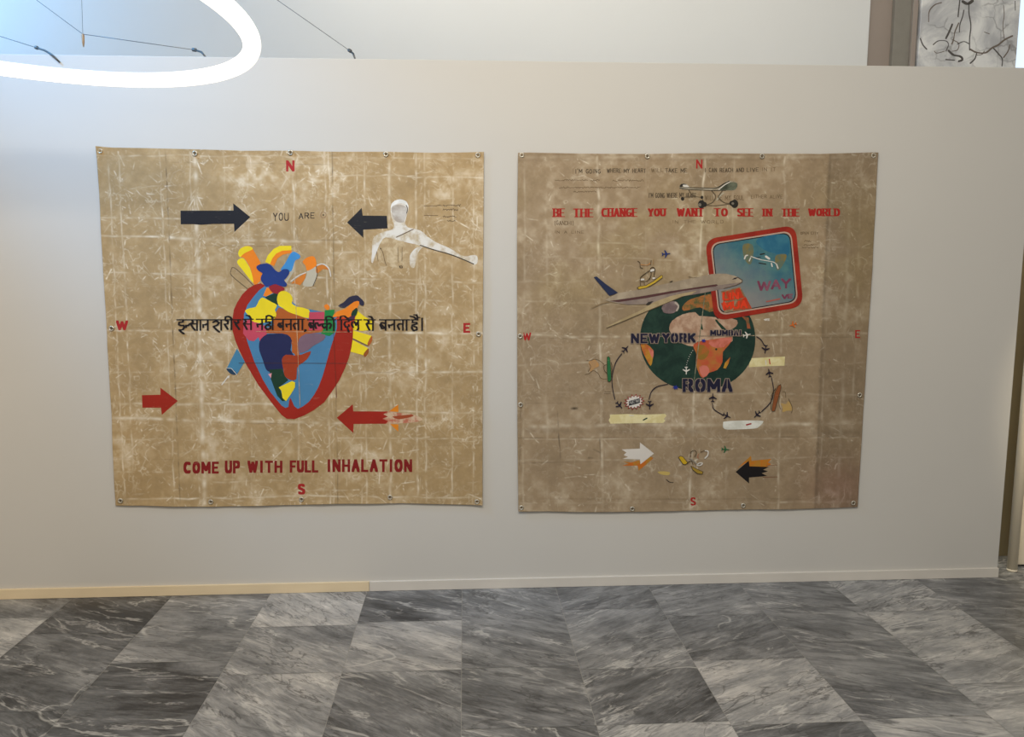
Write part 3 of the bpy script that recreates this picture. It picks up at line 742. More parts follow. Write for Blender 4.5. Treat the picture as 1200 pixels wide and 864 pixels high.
# body of the heart
OUT = [(305.5, 332), (298, 334), (291, 338), (284, 345), (278.2, 354), (274, 363), (272.4, 374), (272.6, 388), (275.6, 399), (281, 412), (288.3, 427), (302.5, 451), (319.5, 473.7), (330, 486.5), (336, 490.8), (345, 491.4), (356, 487.2), (368, 480.6), (380, 471.5), (391.7, 455), (398, 445), (404, 432), (409, 419), (411.8, 408), (413.4, 397), (413.8, 388), (413, 378), (409, 371), (396, 369), (380, 368), (350, 362), (320, 340)]
F.poly(OUT, RED)
INN = [(310, 335.5), (303, 341), (297, 348), (290, 357.5), (286, 368), (285.4, 378), (286.6, 389), (290, 401), (298, 424), (308, 445), (316, 458.5), (323.7, 468), (330, 475.5), (334.5, 478.2), (338, 477), (338.8, 470), (340.4, 466.4), (342.6, 471), (345, 476.5), (349, 479.2), (355, 476.5), (362, 471), (368, 463), (373, 454), (378, 441), (381.8, 428), (385, 416), (388.6, 404), (392, 394), (394.7, 385), (394.7, 370), (380, 366), (350, 360), (330, 344), (318, 336)]
F.poly(INN, BLUE)
F.poly(B([(378, 320), (400, 285), (450, 300), (530, 340), (640, 380), (770, 385), (775, 490), (620, 505), (575, 550), (562, 620), (575, 700), (540, 690), (520, 650), (500, 560), (430, 500), (300, 500), (280, 470), (360, 430), (350, 380)]), BRN)
F.poly(Cc([(578, -8), (622, -8), (640, 60), (612, 112), (580, 92)]), BRN)
F.poly(A([(400, 615), (440, 525), (465, 530), (515, 582), (430, 625)]), ORG)
F.poly(smooth(A([(462, 520), (520, 488), (600, 515), (632, 548), (560, 600), (500, 580)])), paint((150, 36, 42)))
F.poly(A([(420, 632), (520, 588), (560, 598), (560, 715), (480, 690)]), DGRN)
F.poly(B([(105, 500), (112, 400), (160, 385), (290, 440), (302, 512), (272, 552), (245, 572), (232, 530), (195, 565), (150, 558), (120, 520)]), PNK)
F.poly(smooth(B([(120, 312), (165, 290), (210, 280), (235, 230), (262, 203), (300, 218), (340, 240), (386, 266), (368, 305), (380, 340), (368, 375), (330, 400), (240, 415), (170, 392), (148, 350)]), 2), YEL)
F.poly(smooth(B([(385, 220), (400, 165), (440, 148), (490, 168), (515, 210), (508, 250), (550, 278), (650, 303), (652, 375), (560, 350), (480, 322), (430, 288), (400, 270)]), 2), YEL)
F.poly(B([(652, 325), (778, 322), (782, 385), (752, 475), (650, 475), (648, 385)]), PNK)
F.poly(B([(780, 308), (862, 303), (852, 380), (872, 420), (866, 490), (820, 522), (745, 508), (772, 460), (776, 380)]), GRN); F.poly(smooth(B([(775, 275), (800, 258), (822, 285), (800, 308)])), ORG)
NB = [(304, 411), (303.6, 403), (306, 397), (312.5, 392), (320, 391.4), (327, 390.8), (337, 392.5), (342, 399), (340.4, 410), (344.4, 417.4), (336, 418.6), (332, 421), (331, 428), (332, 435), (325, 437), (316, 436), (311.6, 432.6), (307.6, 421)]
F.poly(smooth(NB, 2), paint((36, 40, 78), .06))
F.poly(Cc([(392, 235), (500, 228), (522, 290), (550, 322), (480, 376), (492, 430), (530, 492), (500, 496), (458, 452), (436, 395), (404, 310)]), DGRN)
F.poly(smooth(Cc([(496, 150), (530, 112), (600, 118), (660, 110), (738, 82), (704, 150), (650, 190), (622, 222), (616, 312), (570, 322), (522, 290), (508, 230)]), 2), RBR)
F.poly(smooth(B([(566, 550), (615, 508), (700, 500), (782, 510), (770, 555), (690, 600), (640, 640), (575, 662), (560, 610)]), 2), PURP)
F.poly(Cc([(470, 382), (520, 358), (580, 330), (606, 340), (604, 382), (570, 440), (530, 496), (502, 470), (492, 410)]), YEL); F.poly(Cc([(383, 272), (412, 264), (406, 306)]), paint((226, 150, 160)))
# right top shapes and the big blue blot above
F.poly(smooth(B([(890, 272), (940, 240), (980, 200), (1042, 184), (1070, 202), (1106, 240), (1100, 272), (1070, 262), (1058, 236), (1000, 252), (940, 290)]), 2), paint((46, 44, 64)))
F.poly(B([(990, 345), (1035, 340), (1030, 385), (1000, 470), (920, 470), (930, 400), (860, 380), (900, 360)]), paint((196, 62, 30)))
F.poly(smooth(B([(845, 365), (880, 320), (950, 295), (1020, 240), (1066, 236), (1050, 290), (1008, 312), (1000, 352), (960, 372), (900, 360)]), 2), ORG)
F.poly(smooth(B([(1006, 322), (1042, 288), (1052, 320), (1030, 362), (1000, 355)])), DGRN); F.poly(smooth(B([(985, 365), (1030, 350), (1012, 395), (950, 388)])), paint((70, 42, 66)))
F.poly(smooth(A([(328, 300), (370, 275), (440, 267), (490, 290), (525, 332), (570, 360), (620, 328), (670, 332), (684, 368), (655, 418), (628, 450), (658, 490), (640, 518), (580, 508), (530, 490), (470, 510), (430, 518), (400, 482), (374, 440), (380, 400), (392, 372), (345, 340)]), 3), paint((34, 58, 122), .06))
# worn fold lines crossing the paint
for l, w in (([(345.2, 320), (351.6, 476)], .9), ([(300, 388.6), (412, 389.2)], .7)): F.line(l, wash('worn_fold_%d' % l[0][0], (176, 132, 96), (214, 190, 150), 30), w*.6)
F.line([(280, 425.6), (408, 426)], paint((70, 50, 44)), .5); F.line([(390, 372), (394.5, 466)], paint((110, 46, 30)), .5)
F.build('painted_heart', t1, 'red heart filled with coloured map-like shapes and vessels')

# Hindi sentence, brush letters
F = Flat(layer=8.5)
z1, z2, z3, z4 = zz(200, 365, 15), zz(270, 365, 13.3333), zz(350, 365, 15), zz(430, 365, 15)
W = []
for z, strokes in (
  (z1, [[(115, 148), (695, 148)], [(222, 150), (212, 186), (150, 192), (142, 232), (180, 250), (225, 242), (240, 280), (212, 320), (150, 325), (190, 365), (232, 393)],
        [(272, 280), (268, 243), (300, 252), (345, 215)], [(375, 150), (395, 188), (352, 215), (385, 280), (428, 330)], [(385, 218), (460, 218)], [(463, 150), (463, 332)], [(522, 150), (522, 330)],
        [(572, 282), (572, 232), (602, 238), (648, 215)], [(652, 150), (652, 330)],
        [(725, 148), (1230, 148)], [(745, 192), (800, 165), (850, 200), (820, 240), (752, 268), (800, 318), (855, 362)], [(888, 150), (888, 328)],
        [(960, 150), (1010, 178), (1000, 220), (945, 222), (1005, 315)], [(1068, 130), (1068, 320)], [(960, 138), (962, 100), (1010, 86), (1050, 105), (1072, 140)]]),
  (z2, [[(60, 160), (92, 190), (128, 172), (115, 130)], [(78, 195), (140, 282)],
        [(200, 123), (350, 123)], [(225, 128), (245, 165), (208, 190), (260, 282)], [(232, 198), (320, 198)], [(322, 128), (322, 284)], [(250, 62), (292, 68), (325, 122)],
        [(410, 123), (720, 123)], [(428, 243), (418, 198), (452, 206), (490, 190)], [(495, 126), (495, 284)], [(560, 126), (552, 168), (610, 162), (622, 190), (560, 215), (542, 252), (578, 284), (622, 270), (628, 230), (592, 216)],
        [(660, 126), (660, 284)], [(560, 122), (562, 78), (600, 62), (645, 80), (662, 122)], [(678, 92), (686, 92)],
        [(735, 123), (1150, 123)], [(820, 182), (762, 184), (746, 215), (782, 252), (825, 240)], [(760, 192), (816, 238)], [(822, 126), (822, 288)], [(880, 240), (868, 198), (902, 206), (945, 190)], [(945, 126), (945, 288)],
        [(1062, 192), (1008, 186), (986, 215), (1012, 278)], [(1062, 126), (1062, 288)], [(1125, 126), (1125, 284)], [(1166, 288), (1178, 292), (1162, 312)]]),
  (z3, [[(165, 148), (640, 148)], [(258, 215), (200, 196), (180, 236), (215, 290), (260, 280)], [(190, 212), (250, 275)], [(262, 150), (262, 325)], [(308, 300), (288, 255), (300, 204), (330, 200), (348, 245), (364, 256), (386, 226), (425, 220)],
        [(495, 150), (495, 328)], [(490, 220), (430, 216), (415, 255), (450, 295), (490, 262)], [(500, 230), (545, 206), (572, 240), (545, 300)], [(617, 150), (617, 334)], [(480, 142), (482, 98), (540, 86), (590, 110), (615, 150)],
        [(690, 148), (1095, 148)], [(752, 150), (752, 325)], [(728, 140), (742, 88), (800, 80), (860, 125), (875, 150)], [(888, 150), (880, 178), (820, 182), (800, 226), (830, 280), (885, 262), (880, 235)], [(856, 290), (880, 358)],
        [(958, 282), (930, 232), (942, 186), (978, 180), (1000, 215), (1006, 246), (1022, 210), (1045, 190)], [(1045, 150), (1050, 300), (1035, 326)], [(1155, 148), (1340, 148)]]),
  (z4, [[(15, 150), (38, 188), (-10, 220), (45, 328)], [(10, 218), (100, 218)], [(105, 150), (105, 334)], [(30, 86), (80, 98), (106, 146)],
        [(225, 148), (745, 148)], [(330, 215), (260, 196), (232, 240), (266, 304), (330, 290)], [(242, 226), (312, 288)], [(328, 150), (328, 328)], [(395, 285), (382, 236), (416, 246), (478, 215)], [(482, 150), (482, 325)],
        [(630, 226), (570, 216), (536, 252), (570, 318)], [(632, 150), (632, 330)], [(697, 150), (697, 330)],
        [(785, 148), (890, 148)], [(805, 150), (800, 196), (868, 192), (880, 216), (800, 240), (786, 290), (822, 340), (880, 320), (872, 276), (832, 262)], [(765, 84), (830, 100), (872, 146)], [(832, 60), (870, 60), (890, 108), (880, 150)], [(912, 106), (922, 106)], [(970, 120), (970, 334)]])):
    W += [z(s_) for s_ in strokes]
F.pen(W, paint((30, 22, 20), .03), 2.1, 1.2, 9); F.build('lettering', t1, 'black brushed Hindi sentence across the heart')

# ---------- right cloth
vl = [(700, 184, 706, 598, 2.0, .40), (705, 186, 709, 598, .7, -.12), (826, 182, 808, 598, 1.7, .62), (830, 182, 813, 598, 1.0, -.10), (920, 184, 912, 598, 1.6, .34), (972, 184, 955, 596, 3.4, -.20), (976, 184, 959, 596, 1.2, .25),
      (998, 184, 982, 596, 3., .22), (1010, 184, 996, 596, 2., .18), (615, 190, 613, 596, 1.6, .25), (640, 184, 642, 596, 2., .15), (860, 184, 850, 596, 1.4, .2), (757, 184, 757, 440, 1.2, .18), (653, 480, 657, 545, .9, -.5), (611, 470, 609, 545, 1.2, -.45), (703, 515, 704, 540, .9, -.5)]
hl = [(608, 184, 1028, 184, 2.4, .20), (608, 188, 1028, 187, 1.6, -.14), (608, 300, 820, 306, 1.2, .25), (690, 285, 1020, 290, 1.2, .2), (608, 330, 700, 330, 1.6, .2), (608, 352, 800, 360, 1.4, .22),
      (608, 393, 750, 396, 2.0, .5), (884, 393, 1015, 391, 1.8, .6), (608, 396.5, 1015, 395, .7, -.2), (608, 428, 700, 425, 1.4, .25), (860, 430, 1012, 425, 1.5, .2), (608, 460, 1010, 463, 1.6, .2), (608, 473, 1010, 470, 1.0, -.15),
      (608, 500, 1008, 496, 3.0, .30), (608, 505, 1006, 507, 5.0, -.18), (615, 515, 1006, 513, 1.0, .4), (608, 513.5, 1006, 512, .9, -.32), (608, 540, 1000, 536, 1.4, .22), (608, 543, 700, 541, .9, -.3), (610, 585, 1005, 585, .8, -.22), (610, 590, 1005, 588, 1.4, .2), (670, 479, 676, 479, 2.2, -.6), (690, 537, 704, 537, 1.6, -.6), (696, 527, 703, 530, 1.4, -.5)]
def right_extra(img, x0, y0, sc, rng):
    H, Wd, _ = img.shape
    X = x0+np.arange(Wd)/sc; Y = y0+np.arange(H)/sc
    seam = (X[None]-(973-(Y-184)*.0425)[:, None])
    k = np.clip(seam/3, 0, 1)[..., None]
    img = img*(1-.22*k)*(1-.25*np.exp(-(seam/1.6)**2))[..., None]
    pk = np.exp(-(((X[None]-985)/40)**2+((Y[:, None]-570)/30)**2))[..., None]
    img = img*(1-pk*np.array([.02, .16, .10]))
    og = np.clip(vnoise(H, Wd, 60*sc, rng, 3)-.42, 0, .3)[..., None]*2*np.clip(1-np.abs(Y-300)/110, 0, 1)[:, None, None]
    img = img*(1-og*np.array([.02, .02, .30]))
    return img
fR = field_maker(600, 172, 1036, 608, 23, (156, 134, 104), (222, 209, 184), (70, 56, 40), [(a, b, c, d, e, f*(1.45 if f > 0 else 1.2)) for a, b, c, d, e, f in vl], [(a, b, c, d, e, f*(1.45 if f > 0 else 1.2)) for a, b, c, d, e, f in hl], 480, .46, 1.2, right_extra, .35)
t2 = empty('canvas_tarpaulin', at(806, 597, 0), 'brown canvas tarpaulin painted with an aeroplane over a globe and red stencilled words', 'painting')
make_cloth(t2, [(607, 179.4), (620, 179), (680, 180.2), (758, 180.6), (820, 179.6), (893, 180.2), (960, 180.6), (1018, 178.8), (1028.6, 179)],
           [(607.4, 599.6), (640, 599.4), (690, 600.4), (741, 600), (800, 599), (871, 597.4), (930, 597), (980, 595.6), (1004.8, 594.2)],
           [(607, 179.4), (605.8, 280), (606, 400), (606.2, 500), (607.4, 599.6)], [(1028.6, 179), (1023.4, 290), (1017, 392), (1011, 490), (1004.8, 594.2)], fR, 'canvas', nu=700, nv=700, curls=((1, 0, .006, .06), (0, 0, .004, .05)))
eyelets(t2, [(611.4, 181.8), (758.5, 183), (893, 183), (1023.6, 182.2), (611, 595.2), (741, 596.4), (871, 592.6), (1000, 589.6), (609.6, 394), (610, 474.4), (1007.4, 463)])

SRED = paint((164, 34, 26), .1)
F = Flat()
for tx, xa, xb, yt, yb in (('BE', 648, 662, 244.4, 254.4), ('THE', 671.5, 695.5, 244.6, 254.6), ('CHANGE', 704.6, 747, 244, 254.2), ('YOU', 759, 780.5, 244.4, 253.6), ('WANT', 793, 825, 244, 253.8), ('TO', 836.5, 853, 244.2, 253.6), ('SEE', 863.5, 883, 244.2, 253.8), ('IN', 893, 905, 244.6, 253.6), ('THE', 915.5, 937, 244.6, 253.8), ('WORLD', 947, 984.5, 244.4, 253.4)):
    F = Flat(); serif_word(F, tx, xa, yt, xb, yb, SRED, 1.1); F.build('painted_word', t2, 'red stencilled word '+tx)
for ch, x0, yt, x1_, yb in (('N', 815.8, 187, 823.2, 197.6), ('W', 612.6, 389.8, 622.4, 399), ('E', 1002.2, 387, 1008, 396.4), ('S', 809, 583, 815.6, 592.8)):
    F = Flat(); F.pen(word(ch, x0, yt, x1_, yb, 1.7, 1.4), paint((168, 36, 34)), 1.7, 1.4); F.build('compass_letter', t2, 'red compass letter '+ch)
F = Flat()
HW = paint((84, 70, 52), .05); HWF = paint((112, 92, 66), .0)
for tx, xa, yt, xb, yb, mt, a in (("I'M GOING", 674, 198, 704, 203.4, HW, .75), ('WHERE MY HEART', 711, 197.4, 757, 202.6, HW, .75), ('WILL', 763, 197, 777, 202, HWF, .7), ('TAKE ME', 779.5, 197, 805, 202.4, HW, .75), ('I CAN REACH AND', 826, 196.8, 872, 202, HW, .75), ('LIVE', 875, 196.4, 889, 201.4, HW, .7), ('IN IT', 893, 196.4, 909, 201, HWF, .6),
                              ("I'M GOING WHERE MY HEART", 760, 226, 816, 232, HW, .7), ("WILL BE MY SOUL", 826, 229, 872, 234.6, HWF, .6), ('EITHER ALIVE', 880, 228.4, 917, 232.6, HWF, .55), ('(GANDHI)', 649.6, 258.6, 672.4, 264, HWF, .7), ('IN A LINE', 650, 270.6, 684, 274, HWF, .5), ('IN THE WORLD', 788, 258, 848, 262, HWF, .45), ('OPEN CITY', 938, 271.6, 959, 275, HWF, .5)):
    F = Flat(); F.pen(word(tx, xa, yt, xb, yb, a, a, .5, 0, .35), mt, a, a*.8, 1.1); F.build('handwriting', t2)
for y, xa, xb in ((211.2, 650, 690), (211.4, 692, 704), (211.6, 718, 755), (219.8, 655, 752), (224.6, 672, 700), (282.5, 942, 952), (287, 942, 955), (290.4, 940, 960)):
    F = Flat(); F.line([(xa+i*.9, y+random.uniform(-1, 1)) for i in range(int((xb-xa)/.9))], HWF, .45, 1.1); F.build('handwriting', t2)

# skateboard at the top
Z = zz(750, 180, 8.5714); F = Flat(layer=2)
BRD, BDK, BGR = wash('board_grey', (128, 116, 92), (170, 160, 138), 14), paint((40, 36, 30), .03), wash('board_green', (58, 62, 48), (104, 108, 88), 16)
for l, w in (([(490, 368), (520, 410), (560, 430)], .8), ([(435, 440), (520, 432), (620, 440)], .7), ([(620, 440), (640, 490)], .8), ([(720, 375), (760, 430), (730, 490), (660, 520)], .9), ([(830, 372), (790, 440), (850, 495), (930, 500)], .9), ([(660, 520), (760, 524), (900, 508)], .9)):
    F.line(curve(Z(l)), paint((92, 78, 58)), w, 2)
F.line(curve(Z([(770, 470), (800, 430), (840, 395)])), paint((178, 172, 150)), .9, 2.1)
for x, y, r in ((428, 455, 17), (622, 440, 14), (618, 510, 36), (650, 512, 22), (920, 500, 22), (950, 505, 37)): F.disc(Z([(x, y)])[0], r/8.57, BDK, r*1.15/8.57)
F.disc(Z([(600, 515)])[0], 1.9, paint((120, 112, 98))); F.disc(Z([(932, 502)])[0], 1.5, paint((120, 112, 98)))
F.poly(smooth(Z([(398, 345), (402, 318), (432, 300), (472, 308), (508, 338), (640, 344), (762, 340), (830, 305), (885, 275), (968, 286), (978, 325), (950, 366), (860, 372), (780, 370), (560, 362), (420, 357)]), 3), BRD)
F.poly(smooth(Z([(800, 362), (850, 320), (905, 290), (972, 298), (974, 338), (940, 368), (860, 368)]), 3), BGR)
F.poly(smooth(Z([(400, 335), (405, 315), (430, 303), (470, 310), (440, 318), (425, 335)])), BDK); F.poly(smooth(Z([(428, 316), (470, 316), (492, 334), (450, 336)])), WHT)
F.line(curve(Z([(400, 348), (500, 342), (640, 346), (765, 346), (840, 305), (895, 278)])), BDK, .8); F.line(curve(Z([(420, 358), (560, 364), (780, 372), (860, 372)])), BDK, .6); F.line(curve(Z([(790, 362), (850, 315), (900, 288)])), WHT, .7)
F.build('painted_skateboard', t2, 'grey skateboard with dark wheels')

# globe
Z = zz(735, 340, 6.6438); F = Flat(layer=2)
SEA = wash('globe_green', (22, 46, 37), (34, 60, 48), 12); SAND = wash('globe_sand', (190, 160, 134), (164, 128, 102), 22); CLAY = wash('globe_clay', (186, 84, 52), (176, 112, 52), 16); PKC = wash('globe_pink', (204, 116, 98), (180, 92, 66), 20); OCH = wash('globe_ochre', (184, 140, 44), (176, 90, 44), 14); EUR = wash('globe_europe', (176, 104, 52), (92, 92, 52), 24)
def sup(cx, cy, rx, ry, n=2.15, k=64):
    return [(cx+rx*math.copysign(abs(math.cos(t))**(2/n), math.cos(t)), cy+ry*math.copysign(abs(math.sin(t))**(2/n), math.sin(t))) for t in np.linspace(0, 2*math.pi, k, endpoint=False)]
F.poly(sup(817.6, 397.6, 67.6, 60.4, 2.08), SEA)
F.poly(smooth(Z([(470, 85), (530, 60), (650, 30), (680, 60), (690, 140), (640, 172), (570, 135), (500, 150), (440, 162), (430, 130)]), 2), EUR)
F.poly(smooth(Z([(270, 130), (330, 95), (390, 100), (380, 165), (320, 175), (280, 160)]), 2), wash('globe_mauve', (150, 128, 120), (120, 100, 96), 20))
F.poly(smooth(Z([(328, 290), (350, 240), (430, 190), (530, 172), (560, 202), (690, 212), (722, 262), (742, 302), (822, 362), (790, 420), (640, 402), (545, 402), (520, 440), (420, 412), (340, 335)]), 2), SAND)
F.poly(smooth(Z([(705, 228), (760, 212), (855, 235), (848, 282), (790, 312), (750, 285)]), 2), SAND)
F.poly(Z([(890, 205), (945, 215), (960, 300), (935, 300), (925, 240)]), wash('globe_rust', (160, 84, 50), (96, 84, 54), 18))
F.poly(smooth(Z([(528, 412), (640, 388), (812, 368), (790, 430), (745, 482), (742, 560), (702, 622), (642, 642), (590, 684), (560, 652), (534, 572), (540, 500), (518, 452)]), 2), CLAY)
F.poly(smooth(Z([(640, 392), (810, 370), (785, 425), (730, 450), (660, 440)]), 2), PKC); F.poly(smooth(Z([(560, 600), (620, 590), (640, 640), (590, 684)]), 2), PKC)
F.poly(smooth(Z([(540, 440), (600, 430), (640, 480), (600, 540), (545, 530)]), 2), wash('globe_olive', (142, 106, 40), (172, 96, 44), 20))
F.poly(Z([(802, 522), (790, 570), (768, 612), (748, 608), (762, 565)]), OCH); F.poly(smooth(Z([(106, 408), (150, 420), (205, 472), (198, 540), (182, 592), (142, 525), (115, 465)]), 2), OCH); F.poly(smooth(Z([(165, 450), (204, 474), (198, 530), (180, 500)])), PKC)
F.poly(smooth(Z([(570, 295), (580, 260), (590, 310)])), DGRN); F.line(Z([(692, 235), (742, 300)]), DGRN, 1.7); F.disc(Z([(693, 462)])[0], 1.3, DGRN)
F.line([(826.5, 342), (812, 458)], wash('worn_fold_globe', (96, 104, 82), (150, 142, 116), 30), .8, 5.2); F.line([(752, 394.6), (884, 393.4)], wash('worn_fold_globe2', (110, 104, 84), (170, 150, 122), 30), .8, 5.2)
F.build('painted_globe', t2, 'dark green globe with sandy and clay-red continents')

# framed blue sign
F = Flat(layer=6); Zs = zz(810, 250, 6.1733)
def rquad(cs, inset, rad):
    cx = sum(c[0] for c in cs)/4; cy = sum(c[1] for c in cs)/4
    P = [Vector((c[0], c[1])) for c in cs]; Q = []
    for i in range(4):
        e1 = (P[i]-P[i-1]).normalized(); e2 = (P[(i+1) % 4]-P[i]).normalized()
        Q.append(P[i]+(e2-e1)*inset)
    out = []
    for i in range(4):
        p = Q[i]; a = (Q[i-1]-p).normalized(); b = (Q[(i+1) % 4]-p).normalized()
        for t in np.linspace(0, 1, 9):
            s0, s1 = p+a*rad, p+b*rad
            out.append(tuple((s0*(1-t)**2+p*2*t*(1-t)+s1*t*t)))
    return out
cs = Zs([(100, 188), (755, 84), (812, 675), (168, 782)])
F.poly(rquad(cs, 0, 15), wash('sign_red', (142, 34, 20), (160, 46, 26), 10)); F.poly(rquad(cs, 5.6, 11.5), paint((188, 158, 138))); F.poly(rquad(cs, 7.2, 10.5), BLK)
SKY = wash('sign_blue', (76, 122, 122), (52, 102, 118), 10, .35, .65, (-.55, 0, -1.0), (142, 134, 128), (-2.48, -2.08))
F.poly(rquad(cs, 8.4, 10), SKY)
F.poly(smooth(Zs([(470, 200), (560, 160), (690, 160), (712, 260), (690, 310), (600, 290), (520, 260)])), wash('sign_deep_blue', (38, 98, 126), (58, 116, 134), 9))
for pts in ([(375, 230), (440, 225), (450, 290), (430, 370), (385, 330)], [(610, 310), (690, 300), (660, 380), (620, 410)]): F.poly(smooth(Zs(pts)), wash('sign_smear_%d' % pts[0][0], (96, 110, 92), (128, 112, 62), 18))
ORR = wash('sign_orange_red', (190, 52, 22), (170, 78, 44), 26)
F.poly(Zs([(215, 565), (355, 530), (440, 690), (240, 720)]), wash('sign_mottle', (150, 128, 100), (120, 96, 66), 24)); F.poly(Zs([(225, 572), (350, 540), (385, 610), (235, 640)]), ORR); F.poly(Zs([(330, 640), (395, 605), (440, 690), (300, 705)]), ORR); F.poly(Zs([(215, 650), (300, 640), (300, 690), (235, 705)]), ORR)
for l in ([(250, 570), (255, 640)], [(280, 562), (285, 630)], [(315, 555), (310, 625)], [(335, 600), (345, 680)], [(380, 640), (395, 690)], [(250, 660), (290, 690)]): F.line(Zs(l), paint((140, 96, 60)), 1.0)
LPU = wash('sign_plum', (120, 58, 80), (140, 84, 100), 20)
F.pen(word('WAY', 887.4, 330, 927, 341.6, 2.4, 1.6, .25, -.11), LPU, 2.4, 1.6, 9); F.pen(word('VE', 916, 345.4, 929, 350.8, 1.8, 1.3, .3, -.1), LPU, 1.8, 1.3, 9); F.pen(word('LIN', 846.5, 343.5, 866, 352, 2.1, 1.4, .4, -.08), paint((222, 60, 26)), 2.1, 1.4, 9); F.pen(word('MUA', 847, 354, 876, 363, 2.3, 1.4, .4, -.08), paint((222, 60, 26)), 2.1, 1.4, 9)
F.line(Zs([(545, 640), (640, 620)]), paint((170, 92, 80)), 1.4, 9)
for l, mt, w in (([(432, 312), (500, 335), (590, 352), (620, 372)], WHT, .7), ([(385, 330), (395, 308), (408, 304)], WHT, 1.2), ([(420, 345), (430, 322)], WHT, 1.), ([(580, 362), (586, 385)], WHT, 1.2), ([(618, 370), (628, 398)], WHT, 1.2), ([(540, 312), (565, 330)], WHT, 1.8), ([(500, 298), (530, 292)], BDK, 1.2), ([(470, 322), (500, 318)], BDK, .8), ([(490, 360), (540, 368)], BDK, 1.)): F.line(curve(Zs(l)), mt, w, 9.2)
F.build('painted_sign', t2, 'tilted blue sign with rounded red frame')

# aeroplane
Z = zz(690, 280, 6.3158); F = Flat(layer=10)
FUS, BEL, WNG = wash('fuselage_grey', (150, 134, 112), (172, 156, 132), 12), wash('belly_grey', (128, 112, 104), (146, 130, 116), 14), wash('wing_tan', (158, 138, 100), (176, 156, 118), 12)
F.line(Z([(150, 468), (90, 482), (20, 512)]), paint((136, 114, 82)), 1.0)
F.poly(smooth(Z([(545, 515), (560, 478), (640, 462), (665, 500), (630, 548), (560, 548)])), wash('engine_mauve', (134, 116, 112), (110, 92, 90), 20)); F.line(curve(Z([(640, 472), (664, 498), (650, 532)])), paint((176, 164, 148)), 1.5)
F.poly(Z([(120, 452), (215, 402), (370, 377), (480, 352), (600, 326), (760, 292), (900, 263), (960, 257), (1020, 259), (1080, 274), (1128, 296), (1140, 312), (1130, 328), (1090, 346), (1000, 368), (850, 400), (700, 425), (560, 462), (430, 482), (290, 486), (200, 474), (150, 462)]), FUS)
F.poly(Z([(160, 462), (400, 432), (600, 398), (950, 345), (1120, 322), (1128, 328), (1060, 355), (850, 400), (700, 425), (560, 462), (430, 483), (290, 487)]), BEL)
F.poly(Z([(700, 402), (600, 425), (480, 470), (380, 532), (240, 596), (140, 645), (132, 660), (280, 600), (400, 548), (560, 482), (700, 424), (760, 410), (800, 385)]), WNG)
F.line(Z([(132, 660), (280, 600), (400, 548), (560, 482), (690, 428)]), paint((96, 80, 56)), .6)
F.poly(Z([(155, 460), (400, 423), (600, 388), (945, 336), (956, 344), (940, 352), (700, 386), (420, 440), (220, 468)]), paint((84, 52, 50), .08)); F.poly(Z([(420, 488), (440, 468), (480, 460), (445, 490)]), paint((52, 46, 40)))
F.poly(Z([(36, 284), (58, 278), (120, 330), (218, 400), (152, 422)]), paint((36, 44, 72), .05)); F.poly(Z([(1060, 302), (1078, 288), (1104, 284), (1090, 298)]), paint((54, 46, 44)))
F.line(Z([(1100, 284), (1136, 306), (1134, 322), (1090, 344), (1000, 368)]), paint((92, 78, 66)), .8); F.poly(Z([(595, 322), (608, 312), (626, 310), (612, 322)]), paint((70, 62, 50)))
F.line(Z([(740, 278), (770, 290), (800, 283)]), paint((128, 110, 84)), .6)
F.build('painted_airplane', t2, 'grey airliner with navy tail fin, climbing right')

# cities, routes, marks
CITY = paint((28, 26, 48), .03); HALO = paint((146, 128, 112), .05)
for tx, xa, yt, xb, yb, a, b in (('NEW', 739.5, 391, 773, 402.4, 2.6, 2.1), ('YORK', 776, 390.6, 815, 401.6, 2.6, 2.1), ('MUMBAI', 832.4, 387, 869, 393.6, 1.8, 1.3), ('ROMA', 800, 444, 858.4, 459.6, 3.6, 2.8)):
    F = Flat(layer=13); sk = word(tx, xa, yt, xb, yb, a, b, .62)
    F.pen(sk, HALO, a+1.3, b+1.3, 13.2); F.pen(sk, CITY, a, b, 14)
    # stencil bridges
    ws = [NARROW.get(c, 1) for c in tx]; tot = sum(ws)+.62*(len(tx)-1); u = (xb-xa-a)/tot; x = xa+a/2
    for c, w in zip(tx, ws):
        if c in 'ORBA': F.pen([[(x+w*u*.5, yt), (x+w*u*.5, yb)]], HALO, .7, .2, 14.6)
        x += (w+.62)*u
    F.build('painted_word', t2, 'dark navy stencilled word '+tx)
F = Flat(layer=13); PB = paint((34, 26, 40), .03)
H_ = zz(680, 390, 7.2); I_ = zz(820, 360, 5.7615); G_ = zz(735, 340, 6.6438)
for l in (H_([(350, 178), (300, 250), (272, 350), (270, 450), (292, 562)]), H_([(580, 562), (600, 500), (650, 455), (738, 435)]), I_([(385, 200), (415, 222), (435, 258)]), I_([(485, 478), (498, 560), (480, 640), (418, 706)]), I_([(86, 648), (96, 690), (162, 732)])): F = Flat(layer=13); F.line(curve(l), PB, .8, 13.2); F.build('route_line', t2)
for c, s_, an in ((H_([(382, 138)])[0], 5.2, -48), (H_([(330, 612)])[0], 5.2, 48), (H_([(586, 612)])[0], 5.4, 90), (I_([(444, 284)])[0], 5.4, 98), (I_([(470, 445)])[0], 5.2, -100), (I_([(388, 726)])[0], 5.2, 135), (I_([(182, 734)])[0], 5.2, 25), (I_([(88, 612)])[0], 5.4, -90)): F = Flat(layer=13.5); plane_icon(F, c, s_, an, PB); F.build('painted_plane_mark', t2)
F = Flat(layer=13); plane_icon(F, (780.6, 297.6), 5.2, -5, paint((28, 46, 106))); F.build('painted_plane_mark', t2, 'tiny navy aeroplane above the airliner')
